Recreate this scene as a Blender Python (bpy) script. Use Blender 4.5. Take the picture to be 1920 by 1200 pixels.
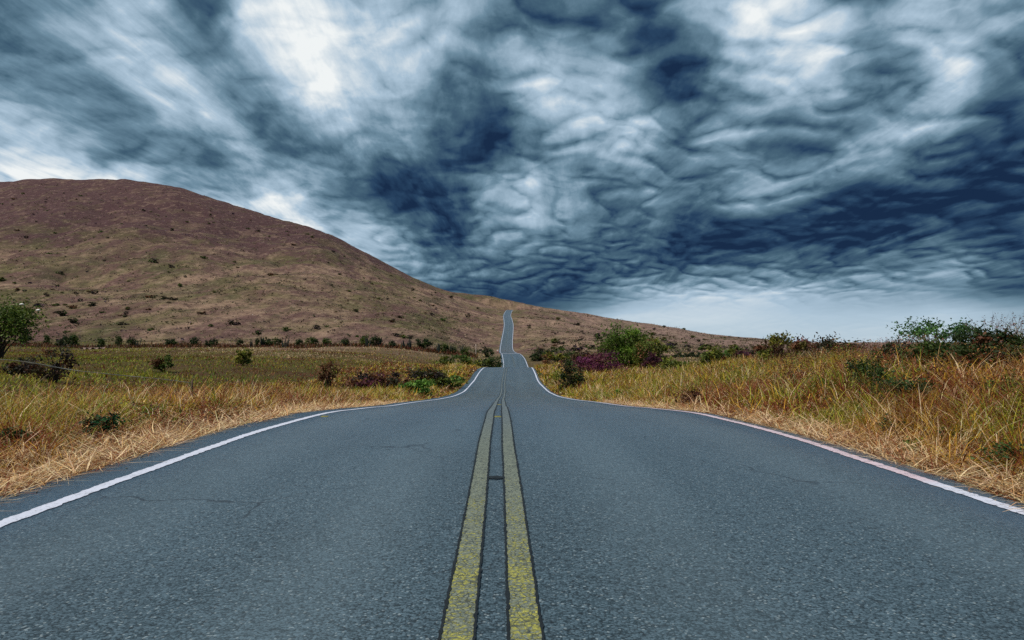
import bpy, bmesh, math, random
import numpy as np

for o in list(bpy.data.objects):
    bpy.data.objects.remove(o)
SC = bpy.context.scene
COL = SC.collection
rng = np.random.default_rng(7)
random.seed(7)
F = 1280.0            # focal length in pixels of the 1920 wide photograph
EYE = 1.0             # camera height above the near road

# ------------------------------------------------------------------ camera
cam_d = bpy.data.cameras.new('camera')
cam_d.sensor_width = 36.0
cam_d.lens = 24.0
cam_d.shift_y = 40.0 / 1920.0
cam_d.clip_start = 0.05
cam_d.clip_end = 30000.0
cam = bpy.data.objects.new('camera', cam_d)
COL.objects.link(cam)
cam.location = (0, 0, EYE)
cam.rotation_euler = (math.pi / 2, 0, 0)
SC.camera = cam

# ------------------------------------------------------------------ exposure
EXPO = 1.5
SC.view_settings.view_transform = 'Standard'
SC.view_settings.look = 'None'
SC.view_settings.exposure = EXPO
SC.view_settings.gamma = 1.0
SC.view_settings.use_curve_mapping = False
SC.render.engine = 'CYCLES'
SC.cycles.max_bounces = 4
SC.cycles.diffuse_bounces = 3
SC.cycles.glossy_bounces = 1
SC.cycles.transmission_bounces = 2
SC.cycles.transparent_max_bounces = 4
SC.cycles.use_denoising = False

# ------------------------------------------------------------------ sun
SUN_EL, SUN_AZ = math.radians(60), math.radians(-120)     # azimuth from +Y towards +X
sun_d = bpy.data.lights.new('sun', 'SUN')
sun_d.energy = 1.5
sun_d.angle = math.radians(11)
sun_d.color = (1.0, 0.93, 0.82)
sun = bpy.data.objects.new('sun', sun_d)
COL.objects.link(sun)
sun.rotation_euler = (math.pi / 2 - SUN_EL, 0, math.pi - SUN_AZ)

# ------------------------------------------------------------------ sky: storm clouds over a Nishita sky
world = bpy.data.worlds.new('World')
SC.world = world
world.use_nodes = True
world.cycles.sampling_method = 'NONE'
WN, WL = world.node_tree.nodes, world.node_tree.links
WN.clear()


def wn(kind, **kw):
    n = WN.new(kind)
    for k, v in kw.items():
        if k.startswith('i_'):
            n.inputs[int(k[2:])].default_value = v
        else:
            setattr(n, k, v)
    return n


def wmath(op, a, b=None, c=None, clamp=False):
    n = wn('ShaderNodeMath', operation=op, use_clamp=clamp)
    for i, v in enumerate((a, b, c)):
        if v is None:
            continue
        if isinstance(v, (int, float)):
            n.inputs[i].default_value = v
        else:
            WL.new(v, n.inputs[i])
    return n.outputs[0]


def wvec(op, a, b=None):
    n = wn('ShaderNodeVectorMath', operation=op)
    for i, v in enumerate((a, b)):
        if v is None:
            continue
        if isinstance(v, (tuple, list)):
            n.inputs[i].default_value = v
        else:
            WL.new(v, n.inputs[i])
    return n.outputs[1] if op in ('DOT_PRODUCT', 'LENGTH') else n.outputs[0]


def wnoise(vec, scale, detail, rough, dist=0.0, color=False):
    n = wn('ShaderNodeTexNoise')
    n.inputs['Scale'].default_value = scale
    n.inputs['Detail'].default_value = detail
    n.inputs['Roughness'].default_value = rough
    n.inputs['Distortion'].default_value = dist
    WL.new(vec, n.inputs['Vector'])
    return n.outputs['Color'] if color else n.outputs['Fac']


def cloud_table():
    """Cloud brightness over the visible quarter of the sky (0 = darkest slate, 1 = white)."""
    rows = {
        0: "0:.35 60:.5 130:.5 200:.7 270:.6 320:.3 370:.3 430:.75 500:.85 560:.9 640:.8 720:.72 800:.75 880:.65 930:.35 1010:.3 1080:.4 1150:.35 1220:.3 1290:.6 1380:.85 1480:.85 1560:.45 1620:.5 1700:.8 1760:.55 1830:.75 1920:.6",
        60: "0:.48 70:.56 150:.68 220:.74 290:.6 340:.3 390:.33 440:.72 500:.8 560:.88 640:.86 720:.78 800:.75 870:.68 930:.45 990:.55 1050:.4 1120:.42 1180:.28 1230:.18 1300:.6 1380:.85 1450:.85 1530:.9 1600:.55 1660:.65 1720:.8 1780:.7 1840:.75 1920:.5",
        120: "0:.38 60:.42 130:.55 200:.66 280:.78 350:.55 410:.33 470:.62 530:.84 600:.9 680:.82 760:.72 830:.62 900:.45 940:.5 985:.95 1040:.6 1120:.62 1180:.5 1230:.15 1280:.2 1330:.5 1400:.75 1460:.85 1540:.92 1600:.62 1650:.45 1700:.4 1740:.6 1800:.82 1860:.5 1920:.3",
        180: "0:.62 60:.55 130:.46 200:.55 270:.68 340:.78 400:.72 450:.42 510:.6 580:.82 650:.85 730:.72 800:.6 860:.42 930:.3 980:.75 1040:.85 1100:.75 1170:.6 1230:.2 1290:.2 1350:.48 1420:.6 1500:.75 1570:.6 1640:.28 1700:.5 1760:.78 1820:.7 1870:.3 1920:.25",
        230: "0:.78 60:.72 130:.6 200:.52 270:.6 340:.7 400:.6 460:.4 520:.28 590:.5 660:.72 730:.6 790:.45 850:.28 900:.2 950:.22 1010:.55 1070:.75 1140:.72 1200:.78 1250:.6 1310:.4 1370:.55 1440:.55 1500:.3 1560:.28 1620:.6 1680:.75 1750:.7 1820:.4 1920:.25",
        280: "0:.8 60:.75 130:.72 200:.35 260:.28 330:.55 400:.68 470:.6 530:.35 600:.3 680:.5 740:.62 800:.35 860:.2 920:.12 1000:.25 1060:.5 1120:.7 1180:.6 1240:.55 1300:.3 1360:.7 1420:.5 1480:.28 1540:.4 1600:.7 1660:.6 1730:.35 1800:.22 1920:.15",
        340: "0:1 100:.98 200:.92 260:.75 320:.5 370:.3 430:.4 500:.62 560:.66 620:.55 680:.35 740:.12 800:.15 850:.35 900:.5 960:.64 1020:.72 1080:.48 1140:.4 1200:.55 1260:.45 1320:.35 1380:.58 1440:.5 1510:.6 1570:.4 1640:.3 1720:.22 1800:.14 1920:.1",
        390: "0:1 200:1 380:.95 450:.85 520:.72 580:.6 640:.4 700:.3 760:.2 820:.18 880:.42 940:.55 1000:.68 1060:.58 1120:.4 1180:.42 1240:.5 1300:.3 1360:.35 1420:.5 1480:.42 1540:.2 1600:.12 1670:.08 1740:.15 1820:.15 1920:.18",
        440: "0:1 400:1 520:.9 600:.85 680:.82 740:.7 790:.35 840:.15 900:.35 960:.5 1020:.58 1080:.5 1140:.35 1200:.4 1260:.25 1330:.12 1400:.12 1470:.1 1540:.03 1600:.05 1670:.12 1740:.25 1820:.25 1920:.2",
        490: "0:.9 600:.85 680:.75 740:.62 800:.5 860:.35 920:.42 980:.4 1040:.35 1100:.3 1160:.28 1220:.15 1300:.1 1380:.1 1450:.18 1520:.28 1590:.3 1660:.4 1730:.5 1800:.55 1860:.35 1920:.15",
        530: "0:.7 700:.6 800:.45 860:.3 930:.3 1000:.28 1060:.15 1120:.2 1180:.4 1240:.55 1320:.65 1390:.75 1460:.75 1530:.65 1600:.58 1680:.48 1760:.45 1840:.35 1920:.15",
        565: "0:.6 800:.3 900:.2 980:.12 1060:.2 1110:.35 1160:.6 1220:.75 1290:.85 1360:.85 1430:.75 1510:.68 1590:.62 1670:.68 1750:.7 1840:.68 1920:.5",
        600: "0:.6 900:.3 1000:.35 1080:.65 1160:.82 1240:.80 1330:.80 1420:.78 1510:.76 1600:.75 1700:.76 1800:.77 1920:.66",
        640: "0:.6 900:.6 1000:.66 1200:.72 1400:.74 1600:.76 1800:.76 1920:.70",
    }
    ys = sorted(rows)
    tab = []
    for y in ys:
        pts = [tuple(map(float, p.split(':'))) for p in rows[y].split()]
        tab.append(([p[0] for p in pts], [p[1] for p in pts]))
    return ys, tab


def cloud_value(px, py):
    ys, tab = cloud_table()
    vals = [np.interp(px, t[0], t[1]) for t in tab]
    return float(np.interp(py, ys, vals))


tc = wn('ShaderNodeTexCoord').outputs['Generated']
sep = wn('ShaderNodeSeparateXYZ')
WL.new(tc, sep.inputs[0])
dx, dy, dz = sep.outputs
# cloud deck seen in perspective: the direction meets a flat layer overhead
zc = wmath('ADD', wmath('MAXIMUM', dz, 0.0), 0.09)
comb = wn('ShaderNodeCombineXYZ')
WL.new(wmath('DIVIDE', dx, zc), comb.inputs[0])
WL.new(wmath('MULTIPLY', wmath('DIVIDE', dy, zc), 0.62), comb.inputs[1])
deck = comb.outputs[0]
# ragged cloud edges: shift the lookup by turbulence of the deck
warp_c = wvec('SUBTRACT', wnoise(deck, 1.5, 4.0, 0.55, 0.2, True), (0.5, 0.5, 0.5))
wd = wvec('MULTIPLY', warp_c, (0.075, 0.0, 0.045))
fine_c = wvec('SUBTRACT', wnoise(tc, 24.0, 4.0, 0.55, 0.0, True), (0.5, 0.5, 0.5))
wd2 = wvec('ADD', wd, wvec('MULTIPLY', fine_c, (0.030, 0.0, 0.024)))
dsep = wn('ShaderNodeSeparateXYZ')
fadew = wmath('MULTIPLY_ADD', wmath('MAXIMUM', dz, 0.0), 3.0, 0.25, clamp=True)
wsc = wn('ShaderNodeVectorMath', operation='SCALE')
WL.new(wd2, wsc.inputs[0]); WL.new(fadew, wsc.inputs['Scale'])
WL.new(wvec('ADD', tc, wsc.outputs[0]), dsep.inputs[0])
ex, ey, ez = dsep.outputs
az = wmath('ARCTAN2', ex, ey)
el = wmath('ARCTAN2', ez, wmath('SQRT', wmath('ADD', wmath('MULTIPLY', ex, ex), wmath('MULTIPLY', ey, ey))))
AZ0, AZ1 = -0.72, 0.72
az_n = wmath('DIVIDE', wmath('SUBTRACT', az, AZ0), AZ1 - AZ0)
EL_STEP = math.radians(1.9)
NROW = 15
MEAN = 0.47
el_i = wmath('DIVIDE', el, EL_STEP)
val = None
for r in range(NROW):
    ramp = wn('ShaderNodeValToRGB')
    cr = ramp.color_ramp
    cr.interpolation = 'CARDINAL'
    n_st = 31
    e = r * EL_STEP
    while len(cr.elements) < n_st:
        cr.elements.new(0.5)
    for k in range(n_st):
        t = k / (n_st - 1)
        a = AZ0 + (AZ1 - AZ0) * t
        px = 960 + F * math.tan(a)
        py = 640 - F * math.tan(e) / math.cos(a)
        out = max(0.0, -py / 160.0, (abs(px - 960) - 960) / 140.0)
        v = cloud_value(min(max(px, 0), 1920), min(max(py, 0), 640))
        w = min(out, 1.0)
        v = v * (1 - w) + MEAN * w
        cr.elements[k].position = t
        cr.elements[k].color = (v, v, v, 1)
    WL.new(az_n, ramp.inputs[0])
    if val is None:
        val = ramp.outputs[0]
    else:
        f = wmath('SUBTRACT', el_i, float(r - 1), clamp=True)
        mx = wn('ShaderNodeMix', data_type='FLOAT')
        WL.new(f, mx.inputs[0]); WL.new(val, mx.inputs[2]); WL.new(ramp.outputs[0], mx.inputs[3])
        val = mx.outputs[0]
# overhead and behind: the same broken deck without a pattern of its own
f = wmath('DIVIDE', wmath('SUBTRACT', el_i, float(NROW - 2)), 5.0, clamp=True)
mx = wn('ShaderNodeMix', data_type='FLOAT', i_3=MEAN)
WL.new(f, mx.inputs[0]); WL.new(val, mx.inputs[2])
val = mx.outputs[0]
# billows, lit from one side: difference of the deck's thickness towards the light
streak = wvec('MULTIPLY', deck, (1.0, 0.40, 1.0))
n1 = wnoise(streak, 2.0, 8.0, 0.62, 0.45)
n1b = wnoise(wvec('ADD', streak, (0.055, 0.03, 0.0)), 2.0, 8.0, 0.62, 0.45)
emb = wmath('SUBTRACT', n1, n1b)


def billow(vec, scale, detail):
    n = wn('ShaderNodeTexNoise', noise_type='RIDGED_MULTIFRACTAL', normalize=True)
    n.inputs['Scale'].default_value = scale
    n.inputs['Detail'].default_value = detail
    n.inputs['Roughness'].default_value = 0.50
    n.inputs['Lacunarity'].default_value = 2.1
    n.inputs['Offset'].default_value = 0.9
    n.inputs['Gain'].default_value = 1.2
    n.inputs['Distortion'].default_value = 0.25
    WL.new(vec, n.inputs['Vector'])
    return wmath('SUBTRACT', 1.0, n.outputs['Fac'])


puff0 = wn('ShaderNodeCombineXYZ')
zp = wmath('ADD', wmath('MAXIMUM', dz, 0.0), 0.22)
WL.new(wmath('DIVIDE', dx, zp), puff0.inputs[0])
WL.new(wmath('DIVIDE', dy, zp), puff0.inputs[1])
puff = wvec('ADD', puff0.outputs[0], wvec('MULTIPLY', warp_c, (0.24, 0.24, 0.0)))
n3 = billow(puff, 6.2, 5.0)
n3b = billow(wvec('ADD', puff, (-0.013, -0.042, 0.0)), 6.2, 5.0)
emb3 = wmath('SUBTRACT', n3, n3b)
wide = wn('ShaderNodeMapRange', interpolation_type='SMOOTHSTEP', i_1=-0.30, i_2=0.10, i_3=1.0, i_4=0.62)
WL.new(dx, wide.inputs[0])
det = wmath('ADD', wmath('MULTIPLY', emb, 0.95), wmath('MULTIPLY', wmath('SUBTRACT', n1, 0.5), 0.55))
det = wmath('MULTIPLY', det, wide.outputs[0])
det3 = wmath('ADD', wmath('MULTIPLY', emb3, 0.19), wmath('MULTIPLY', wmath('SUBTRACT', n3, 0.5), 0.12))
det = wmath('ADD', det, wmath('MULTIPLY', det3, wmath('SUBTRACT', 1.42, wide.outputs[0])))
fine = wnoise(wvec('MULTIPLY', tc, (1.0, 1.0, 1.5)), 22.0, 7.0, 0.65, 0.35)
det = wmath('ADD', det, wmath('MULTIPLY', wmath('SUBTRACT', fine, 0.5), 0.34))
val = wmath('MULTIPLY_ADD', val, 1.12, -0.085)
calm = wn('ShaderNodeMapRange', interpolation_type='SMOOTHSTEP', i_1=0.04, i_2=0.09, i_3=0.06, i_4=1.0)
WL.new(dz, calm.inputs[0])
val = wmath('ADD', val, wmath('MULTIPLY', det, calm.outputs[0]))
tone = wn('ShaderNodeValToRGB')
cr = tone.color_ramp
stops = [(0.0, (.009, .025, .066)), (.14, (.021, .055, .116)), (.32, (.064, .130, .190)),
         (.50, (.155, .262, .350)), (.74, (.40, .535, .66)), (1.0, (.87, .905, .91))]
while len(cr.elements) < len(stops):
    cr.elements.new(0.5)
for e_, (p, c) in zip(cr.elements, stops):
    e_.position = p
    e_.color = (*c, 1)
WL.new(val, tone.inputs[0])
# clear air under the cloud base near the horizon
sky = wn('ShaderNodeTexSky', sky_type='NISHITA', sun_disc=False)
sky.sun_elevation = SUN_EL
sky.sun_rotation = SUN_AZ
sky.air_density = 1.0
sky.dust_density = 0.4
clear = wn('ShaderNodeMapRange', interpolation_type='SMOOTHSTEP', i_1=0.0, i_2=0.06, i_3=0.08, i_4=0.0)
WL.new(dz, clear.inputs[0])
bg_cloud = wn('ShaderNodeBackground', i_1=2.0 ** -EXPO)
WL.new(tone.outputs[0], bg_cloud.inputs[0])
bg_sky = wn('ShaderNodeBackground', i_1=0.06)
WL.new(sky.outputs[0], bg_sky.inputs[0])
mixw = wn('ShaderNodeMixShader')
WL.new(clear.outputs[0], mixw.inputs[0])
WL.new(bg_cloud.outputs[0], mixw.inputs[1])
WL.new(bg_sky.outputs[0], mixw.inputs[2])
wout = wn('ShaderNodeOutputWorld')
WL.new(mixw.outputs[0], wout.inputs[0])

# ================================================================== helpers
def tag(o, label=None, cat=None, group=None, kind=None):
    if label:
        o['label'] = label
    if cat:
        o['category'] = cat
    if group:
        o['group'] = group
    if kind:
        o['kind'] = kind
    return o


def link(o, parent=None):
    COL.objects.link(o)
    if parent is not None:
        o.parent = parent
    return o


def empty(name, loc):
    o = bpy.data.objects.new(name, None)
    o.empty_display_size = 0.2
    o.location = loc
    return link(o)


def mesh_np(name, V, Fq, mat=None, cols=None, parent=None, smooth=False, uv=None):
    """V (n,3), Fq (m,k) faces of one size, or a list of such arrays; one mesh object."""
    V = np.asarray(V, dtype=np.float32)
    fl = Fq if isinstance(Fq, list) and isinstance(Fq[0], np.ndarray) else [Fq]
    fl = [np.asarray(f, dtype=np.int32) for f in fl if len(f)]
    me = bpy.data.meshes.new(name)
    me.vertices.add(len(V))
    me.vertices.foreach_set('co', V.ravel())
    loops = np.concatenate([f.ravel() for f in fl])
    tot = np.concatenate([np.full(len(f), f.shape[1], dtype=np.int32) for f in fl])
    start = np.concatenate([[0], np.cumsum(tot)[:-1]]).astype(np.int32)
    me.loops.add(len(loops))
    me.loops.foreach_set('vertex_index', loops)
    me.polygons.add(len(tot))
    me.polygons.foreach_set('loop_start', start)
    me.polygons.foreach_set('loop_total', tot)
    if smooth:
        me.polygons.foreach_set('use_smooth', np.ones(len(tot), dtype=bool))
    me.update(calc_edges=True)
    if cols is not None:
        ca = me.color_attributes.new('col', 'FLOAT_COLOR', 'POINT')
        c4 = np.ones((len(V), 4), dtype=np.float32)
        c4[:, :3] = cols
        ca.data.foreach_set('color', c4.ravel())
    if uv is not None:
        ul = me.uv_layers.new(name='uv')
        ul.data.foreach_set('uv', np.asarray(uv, dtype=np.float32)[loops].ravel())
    me.validate()
    if mat:
        me.materials.append(mat)
    o = bpy.data.objects.new(name, me)
    return link(o, parent)


def _hash(ix, iy, seed):
    n = (ix.astype(np.int64) * 374761393 + iy.astype(np.int64) * 668265263 + seed * 1442695041) & 0xFFFFFFFF
    n = ((n ^ (n >> 13)) * 1274126177) & 0xFFFFFFFF
    return ((n ^ (n >> 16)) & 0xFFFF) / 65535.0


def vnoise(x, y, seed=0):
    x = np.asarray(x, float); y = np.asarray(y, float)
    ix, iy = np.floor(x), np.floor(y)
    fx, fy = x - ix, y - iy
    fx = fx * fx * (3 - 2 * fx); fy = fy * fy * (3 - 2 * fy)
    a = _hash(ix, iy, seed); b = _hash(ix + 1, iy, seed)
    c = _hash(ix, iy + 1, seed); d = _hash(ix + 1, iy + 1, seed)
    return (a * (1 - fx) + b * fx) * (1 - fy) + (c * (1 - fx) + d * fx) * fy


def fbm(x, y, seed=0, octv=4, gain=0.5):
    s, amp, tot = 0.0, 1.0, 0.0
    for k in range(octv):
        s = s + amp * vnoise(x * 2 ** k + 13.7 * k, y * 2 ** k + 7.1 * k, seed + k)
        tot += amp
        amp *= gain
    return s / tot


def sstep(a, b, x):
    t = np.clip((x - a) / (b - a), 0, 1)
    return t * t * (3 - 2 * t)


def hermite(xs, ys):
    """Monotone cubic interpolation through the survey points."""
    xs = np.array(xs, float); ys = np.array(ys, float)
    h = np.diff(xs); d = np.diff(ys) / h
    m = np.zeros(len(xs))
    for i in range(1, len(xs) - 1):
        if d[i - 1] * d[i] > 0:
            w1, w2 = 2 * h[i] + h[i - 1], h[i] + 2 * h[i - 1]
            m[i] = (w1 + w2) / (w1 / d[i - 1] + w2 / d[i])
    m[0], m[-1] = d[0], d[-1]

    def f(x):
        x = np.asarray(x, float)
        i = np.clip(np.searchsorted(xs, x) - 1, 0, len(xs) - 2)
        t = (x - xs[i]) / h[i]
        v = ((1 + 2 * t) * (1 - t) ** 2 * ys[i] + t * (1 - t) ** 2 * h[i] * m[i]
             + t * t * (3 - 2 * t) * ys[i + 1] + t * t * (t - 1) * h[i] * m[i + 1])
        v = np.where(x < xs[0], ys[0] + (x - xs[0]) * m[0], v)
        return np.where(x > xs[-1], ys[-1] + (x - xs[-1]) * m[-1], v)
    return f


# ================================================================== the lie of the land (metres, road near the camera at z = 0)
road_z = hermite([-60, 0, 6.5, 10, 13.6, 17, 21, 31, 41, 49, 61, 72, 80, 92, 115, 140, 160, 187, 210, 228, 250, 290, 308, 338, 365, 400, 444, 500, 560, 640, 690, 800],
                 [0, 0, 0, -.09, -.33, -.60, -.88, -1.6, -2.2, -2.5, -2.6, -2.27, -2.18, -2.5, -4.0, -5.2, -5.25, -3.55, -3.15, -3.1, -3.3, -3.25, -3.0, -1.3, 1.0, 5.2, 11.0, 17.5, 22, 29.5, 33, 37])
road_x = hermite([-60, 0, 10, 18, 31, 49, 61, 80, 115, 160, 187, 228, 270, 308, 338, 365, 400, 444, 500, 560, 640, 690, 800],
                 [1.06, -.02, -.2, -.33, -.5, -.62, -.75, -.7, 0.0, .75, .2, -.7, -1.9, -2.6, -2.9, -2.9, -2.6, -2.3, -3.3, -4.2, -3.0, -1.0, 8])
LEFT_W, RIGHT_W = -2.72, 3.12          # white lines, from the double yellow line
left_z = hermite([-80, 0, 12, 30, 50, 75, 110, 150, 185, 205, 225], [-.1, -.1, -.15, -.45, -.75, -1.1, -1.5, -1.3, -.9, .2, 1.6])
right_z = hermite([-80, 0, 12, 22, 45, 80, 130, 180, 205, 230], [.85, .8, .66, .35, -.6, -1.9, -3.2, -3.4, -2.8, -1.2])
skyline = hermite([-900, -300, 0, 60, 230, 300, 400, 500, 600, 700, 780, 850, 920, 1000, 1100, 1200, 1250, 1320, 1440, 1600, 1900, 2800],
                  [420, 360, 340, 335, 334, 343, 370, 401, 432, 481, 520, 547, 556, 572, 590, 606, 612, 624, 637, 652, 664, 670])
ridge_d = hermite([-900, 0, 400, 700, 960, 1200, 1500, 2800], [950, 930, 880, 780, 800, 760, 700, 700])
FOOT = 205.0


def terrain(X, Y, rough=True):
    X = np.asarray(X, float); Y = np.asarray(Y, float)
    rz = road_z(np.minimum(Y, 760)); rx = road_x(np.minimum(Y, 760))
    t = X - rx
    Yc = np.maximum(Y, 40.0)
    # plain on either side
    zl = left_z(np.clip(Y, -80, FOOT)); zr = right_z(np.clip(Y, -80, FOOT))
    zr = zr - 2.2 * sstep(14, 60, t) * (1 - sstep(60, 130, Y))
    side = np.where(t < 0, zl, zr)
    if rough:
        n = (fbm(X / 23.0, Y / 23.0, 3, 3) - .5)
        side = side + n * (1.2 + Y.clip(0, 200) / 200)
        side = side + (fbm(X / 4.1, Y / 4.1, 9, 3) - .5) * .30
    # hillside
    px = 960 + F * X / Yc
    R = ridge_d(px)
    top = EYE + (640 - skyline(px)) / F * R
    s = np.clip((Y - FOOT) / (R - FOOT), 0, 1)
    p = np.power(s, 1.22)
    foot = np.where(t < 0, left_z(FOOT), right_z(FOOT))
    hill = foot + (top - foot) * p
    over = np.maximum(Y - R, 0)
    hill = hill - (top + 12) * (1 - np.exp(-over / 420.0)) * sstep(0, 160, over)
    if rough:
        damp = np.exp(-((Y - R) / 120.0) ** 2)
        amp = sstep(0, .25, s) * (1 - .75 * damp) * (1 - .6 * sstep(R, R + 300, Y))
        # low spurs and gullies running down the slope
        g = np.abs(fbm((X + .25 * Y) / 95.0, (Y - .1 * X) / 210.0, 21, 4) - .5) * 2
        amp = amp * np.clip((646 - skyline(px)) / 60, .08, 1)
        hill = hill + amp * (g - .35) * 17.0 * np.clip(np.abs(t) / 150, .15, 1)
        hill = hill + amp * (fbm(X / 38.0, Y / 38.0, 33, 4) - .5) * 7.0
        hill = hill + sstep(0, .05, s) * (fbm(X / 11.0, Y / 11.0, 35, 3) - .5) * 2.2
    w = sstep(FOOT - 12, FOOT + 30, Y)
    z = side * (1 - w) + hill * w
    # meet the road
    reach = np.where(t < 0, 16 + Y.clip(0, 80) * .22, 5.2 + Y.clip(0, 100) * .16) + np.clip(Y - 200, 0, 300) * .09
    near = np.where(t < 0, LEFT_W - .5, RIGHT_W + .30)
    lat = np.where(t < 0, near - t, t - near)
    k = sstep(0, 1, lat / reach)
    k = np.where(Y > 760, 1.0, k)
    base = rz - .035 - .10 * sstep(0, .6, lat) * (1 - sstep(.8, 2.5, lat))
    return base * (1 - k) + z * k


# ================================================================== materials
class NT:
    def __init__(self, name):
        self.m = bpy.data.materials.new(name)
        self.m.use_nodes = True
        self.n, self.l = self.m.node_tree.nodes, self.m.node_tree.links
        self.b = self.n['Principled BSDF']
        self.out = self.n['Material Output']

    def set(self, sock, v):
        i = self.b.inputs[sock]
        if hasattr(v, 'is_linked'):
            self.l.new(v, i)
        else:
            i.default_value = v if not isinstance(v, tuple) or len(v) != 3 or sock not in ('Base Color',) else (*v, 1)

    def node(self, kind, **kw):
        n = self.n.new(kind)
        for k, v in kw.items():
            setattr(n, k, v)
        return n

    def pos(self):
        return self.node('ShaderNodeNewGeometry').outputs['Position']

    def vscale(self, v, s):
        n = self.node('ShaderNodeVectorMath', operation='MULTIPLY')
        self.l.new(v, n.inputs[0]); n.inputs[1].default_value = s
        return n.outputs[0]

    def noise(self, vec, scale, detail=4.0, rough=.5, dist=0.0):
        n = self.node('ShaderNodeTexNoise')
        n.inputs['Scale'].default_value = scale
        n.inputs['Detail'].default_value = detail
        n.inputs['Roughness'].default_value = rough
        n.inputs['Distortion'].default_value = dist
        self.l.new(vec, n.inputs['Vector'])
        return n.outputs['Fac']

    def voronoi(self, vec, scale, feature='F1', out='Distance'):
        n = self.node('ShaderNodeTexVoronoi', feature=feature)
        n.inputs['Scale'].default_value = scale
        self.l.new(vec, n.inputs['Vector'])
        return n.outputs[out]

    def math(self, op, a, b=None, clamp=False):
        n = self.node('ShaderNodeMath', operation=op, use_clamp=clamp)
        for i, v in enumerate((a, b)):
            if v is None:
                continue
            if isinstance(v, (int, float)):
                n.inputs[i].default_value = v
            else:
                self.l.new(v, n.inputs[i])
        return n.outputs[0]

    def ramp01(self, v, a, b):
        n = self.node('ShaderNodeMapRange', interpolation_type='SMOOTHSTEP')
        n.inputs[1].default_value = a; n.inputs[2].default_value = b
        self.l.new(v, n.inputs[0])
        return n.outputs[0]

    def mix(self, f, a, b, blend='MIX'):
        n = self.node('ShaderNodeMix', data_type='RGBA', blend_type=blend)
        for i, v in ((0, f), (6, a), (7, b)):
            if isinstance(v, (int, float)):
                n.inputs[i].default_value = v
            elif isinstance(v, tuple):
                n.inputs[i].default_value = (*v, 1)
            else:
                self.l.new(v, n.inputs[i])
        return n.outputs[2]

    def bump(self, h, strength, dist):
        n = self.node('ShaderNodeBump')
        n.inputs['Strength'].default_value = strength
        n.inputs['Distance'].default_value = dist
        self.l.new(h, n.inputs['Height'])
        self.l.new(n.outputs[0], self.b.inputs['Normal'])


def mat_asphalt():
    m = NT('weathered_asphalt')
    P = m.pos()
    agg = m.voronoi(P, 108.0)
    aggc = m.voronoi(P, 108.0, out='Color')
    sp = m.node('ShaderNodeSeparateColor'); m.l.new(aggc, sp.inputs[0])
    big = m.noise(m.vscale(P, (1.3, .16, 1)), .9, 5.0, .6)
    patch = m.noise(m.vscale(P, (1.0, .55, 1)), .62, 5.0, .6, .5)
    mid = m.noise(P, 26.0, 6.0, .7)
    base = m.mix(m.ramp01(big, .34, .66), (.030, .059, .078), (.064, .106, .136))
    base = m.mix(m.math('MULTIPLY', m.ramp01(patch, .44, .62), .65), base, (.018, .033, .042))
    stone = m.mix(sp.outputs[0], (.005, .012, .017), (.120, .178, .226))
    base = m.mix(.60, base, stone)
    light = m.math('GREATER_THAN', sp.outputs[1], .965)
    base = m.mix(m.math('MULTIPLY', light, .5), base, (.30, .36, .39))
    base = m.mix(m.math('MULTIPLY', m.ramp01(mid, .52, .66), .8), base, (.008, .012, .015))
    gap = m.ramp01(agg, .52, .85)
    base = m.mix(m.math('MULTIPLY', gap, .8), base, (.008, .012, .015))
    # wheel tracks polished a little paler, a dark oily band between them
    s = m.node('ShaderNodeSeparateXYZ'); m.l.new(P, s.inputs[0])
    for cx in (-2.2, -.85, .75, 2.25):
        d = m.math('ABSOLUTE', m.math('SUBTRACT', s.outputs[0], cx))
        tr = m.math('MULTIPLY', m.math('SUBTRACT', 1.0, m.ramp01(d, .05, .50)), m.math('ADD', .10, m.math('MULTIPLY', big, .45)))
        base = m.mix(m.math('MULTIPLY', tr, .55), base, (.12, .165, .195))
    # hairline cracks
    wv = m.node('ShaderNodeVectorMath', operation='ADD')
    nz = m.node('ShaderNodeTexNoise'); nz.inputs['Scale'].default_value = 3.0; nz.inputs['Detail'].default_value = 5.0
    m.l.new(P, nz.inputs['Vector'])
    m.l.new(m.vscale(nz.outputs['Color'], (.35, .35, .35)), wv.inputs[0]); m.l.new(P, wv.inputs[1])
    crk = m.voronoi(wv.outputs[0], .55, 'DISTANCE_TO_EDGE')
    cm = m.math('MULTIPLY', m.math('SUBTRACT', 1.0, m.ramp01(crk, .002, .008)), m.ramp01(m.noise(P, .6, 3.0), .50, .60))
    base = m.mix(m.math('MULTIPLY', cm, .8), base, (.012, .016, .020))
    m.set('Base Color', base)
    m.set('Roughness', .55)
    m.set('Specular IOR Level', .22)
    # sheen put in so the far road pales at grazing angles
    m.set('Sheen Weight', .95)
    m.set('Sheen Roughness', .22)
    m.b.inputs['Sheen Tint'].default_value = (.80, .88, 1.0, 1)
    h = m.math('SUBTRACT', m.math('MULTIPLY', sp.outputs[2], .5), m.math('MULTIPLY', gap, .8))
    m.bump(h, .22, .002)
    return m.m


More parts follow.
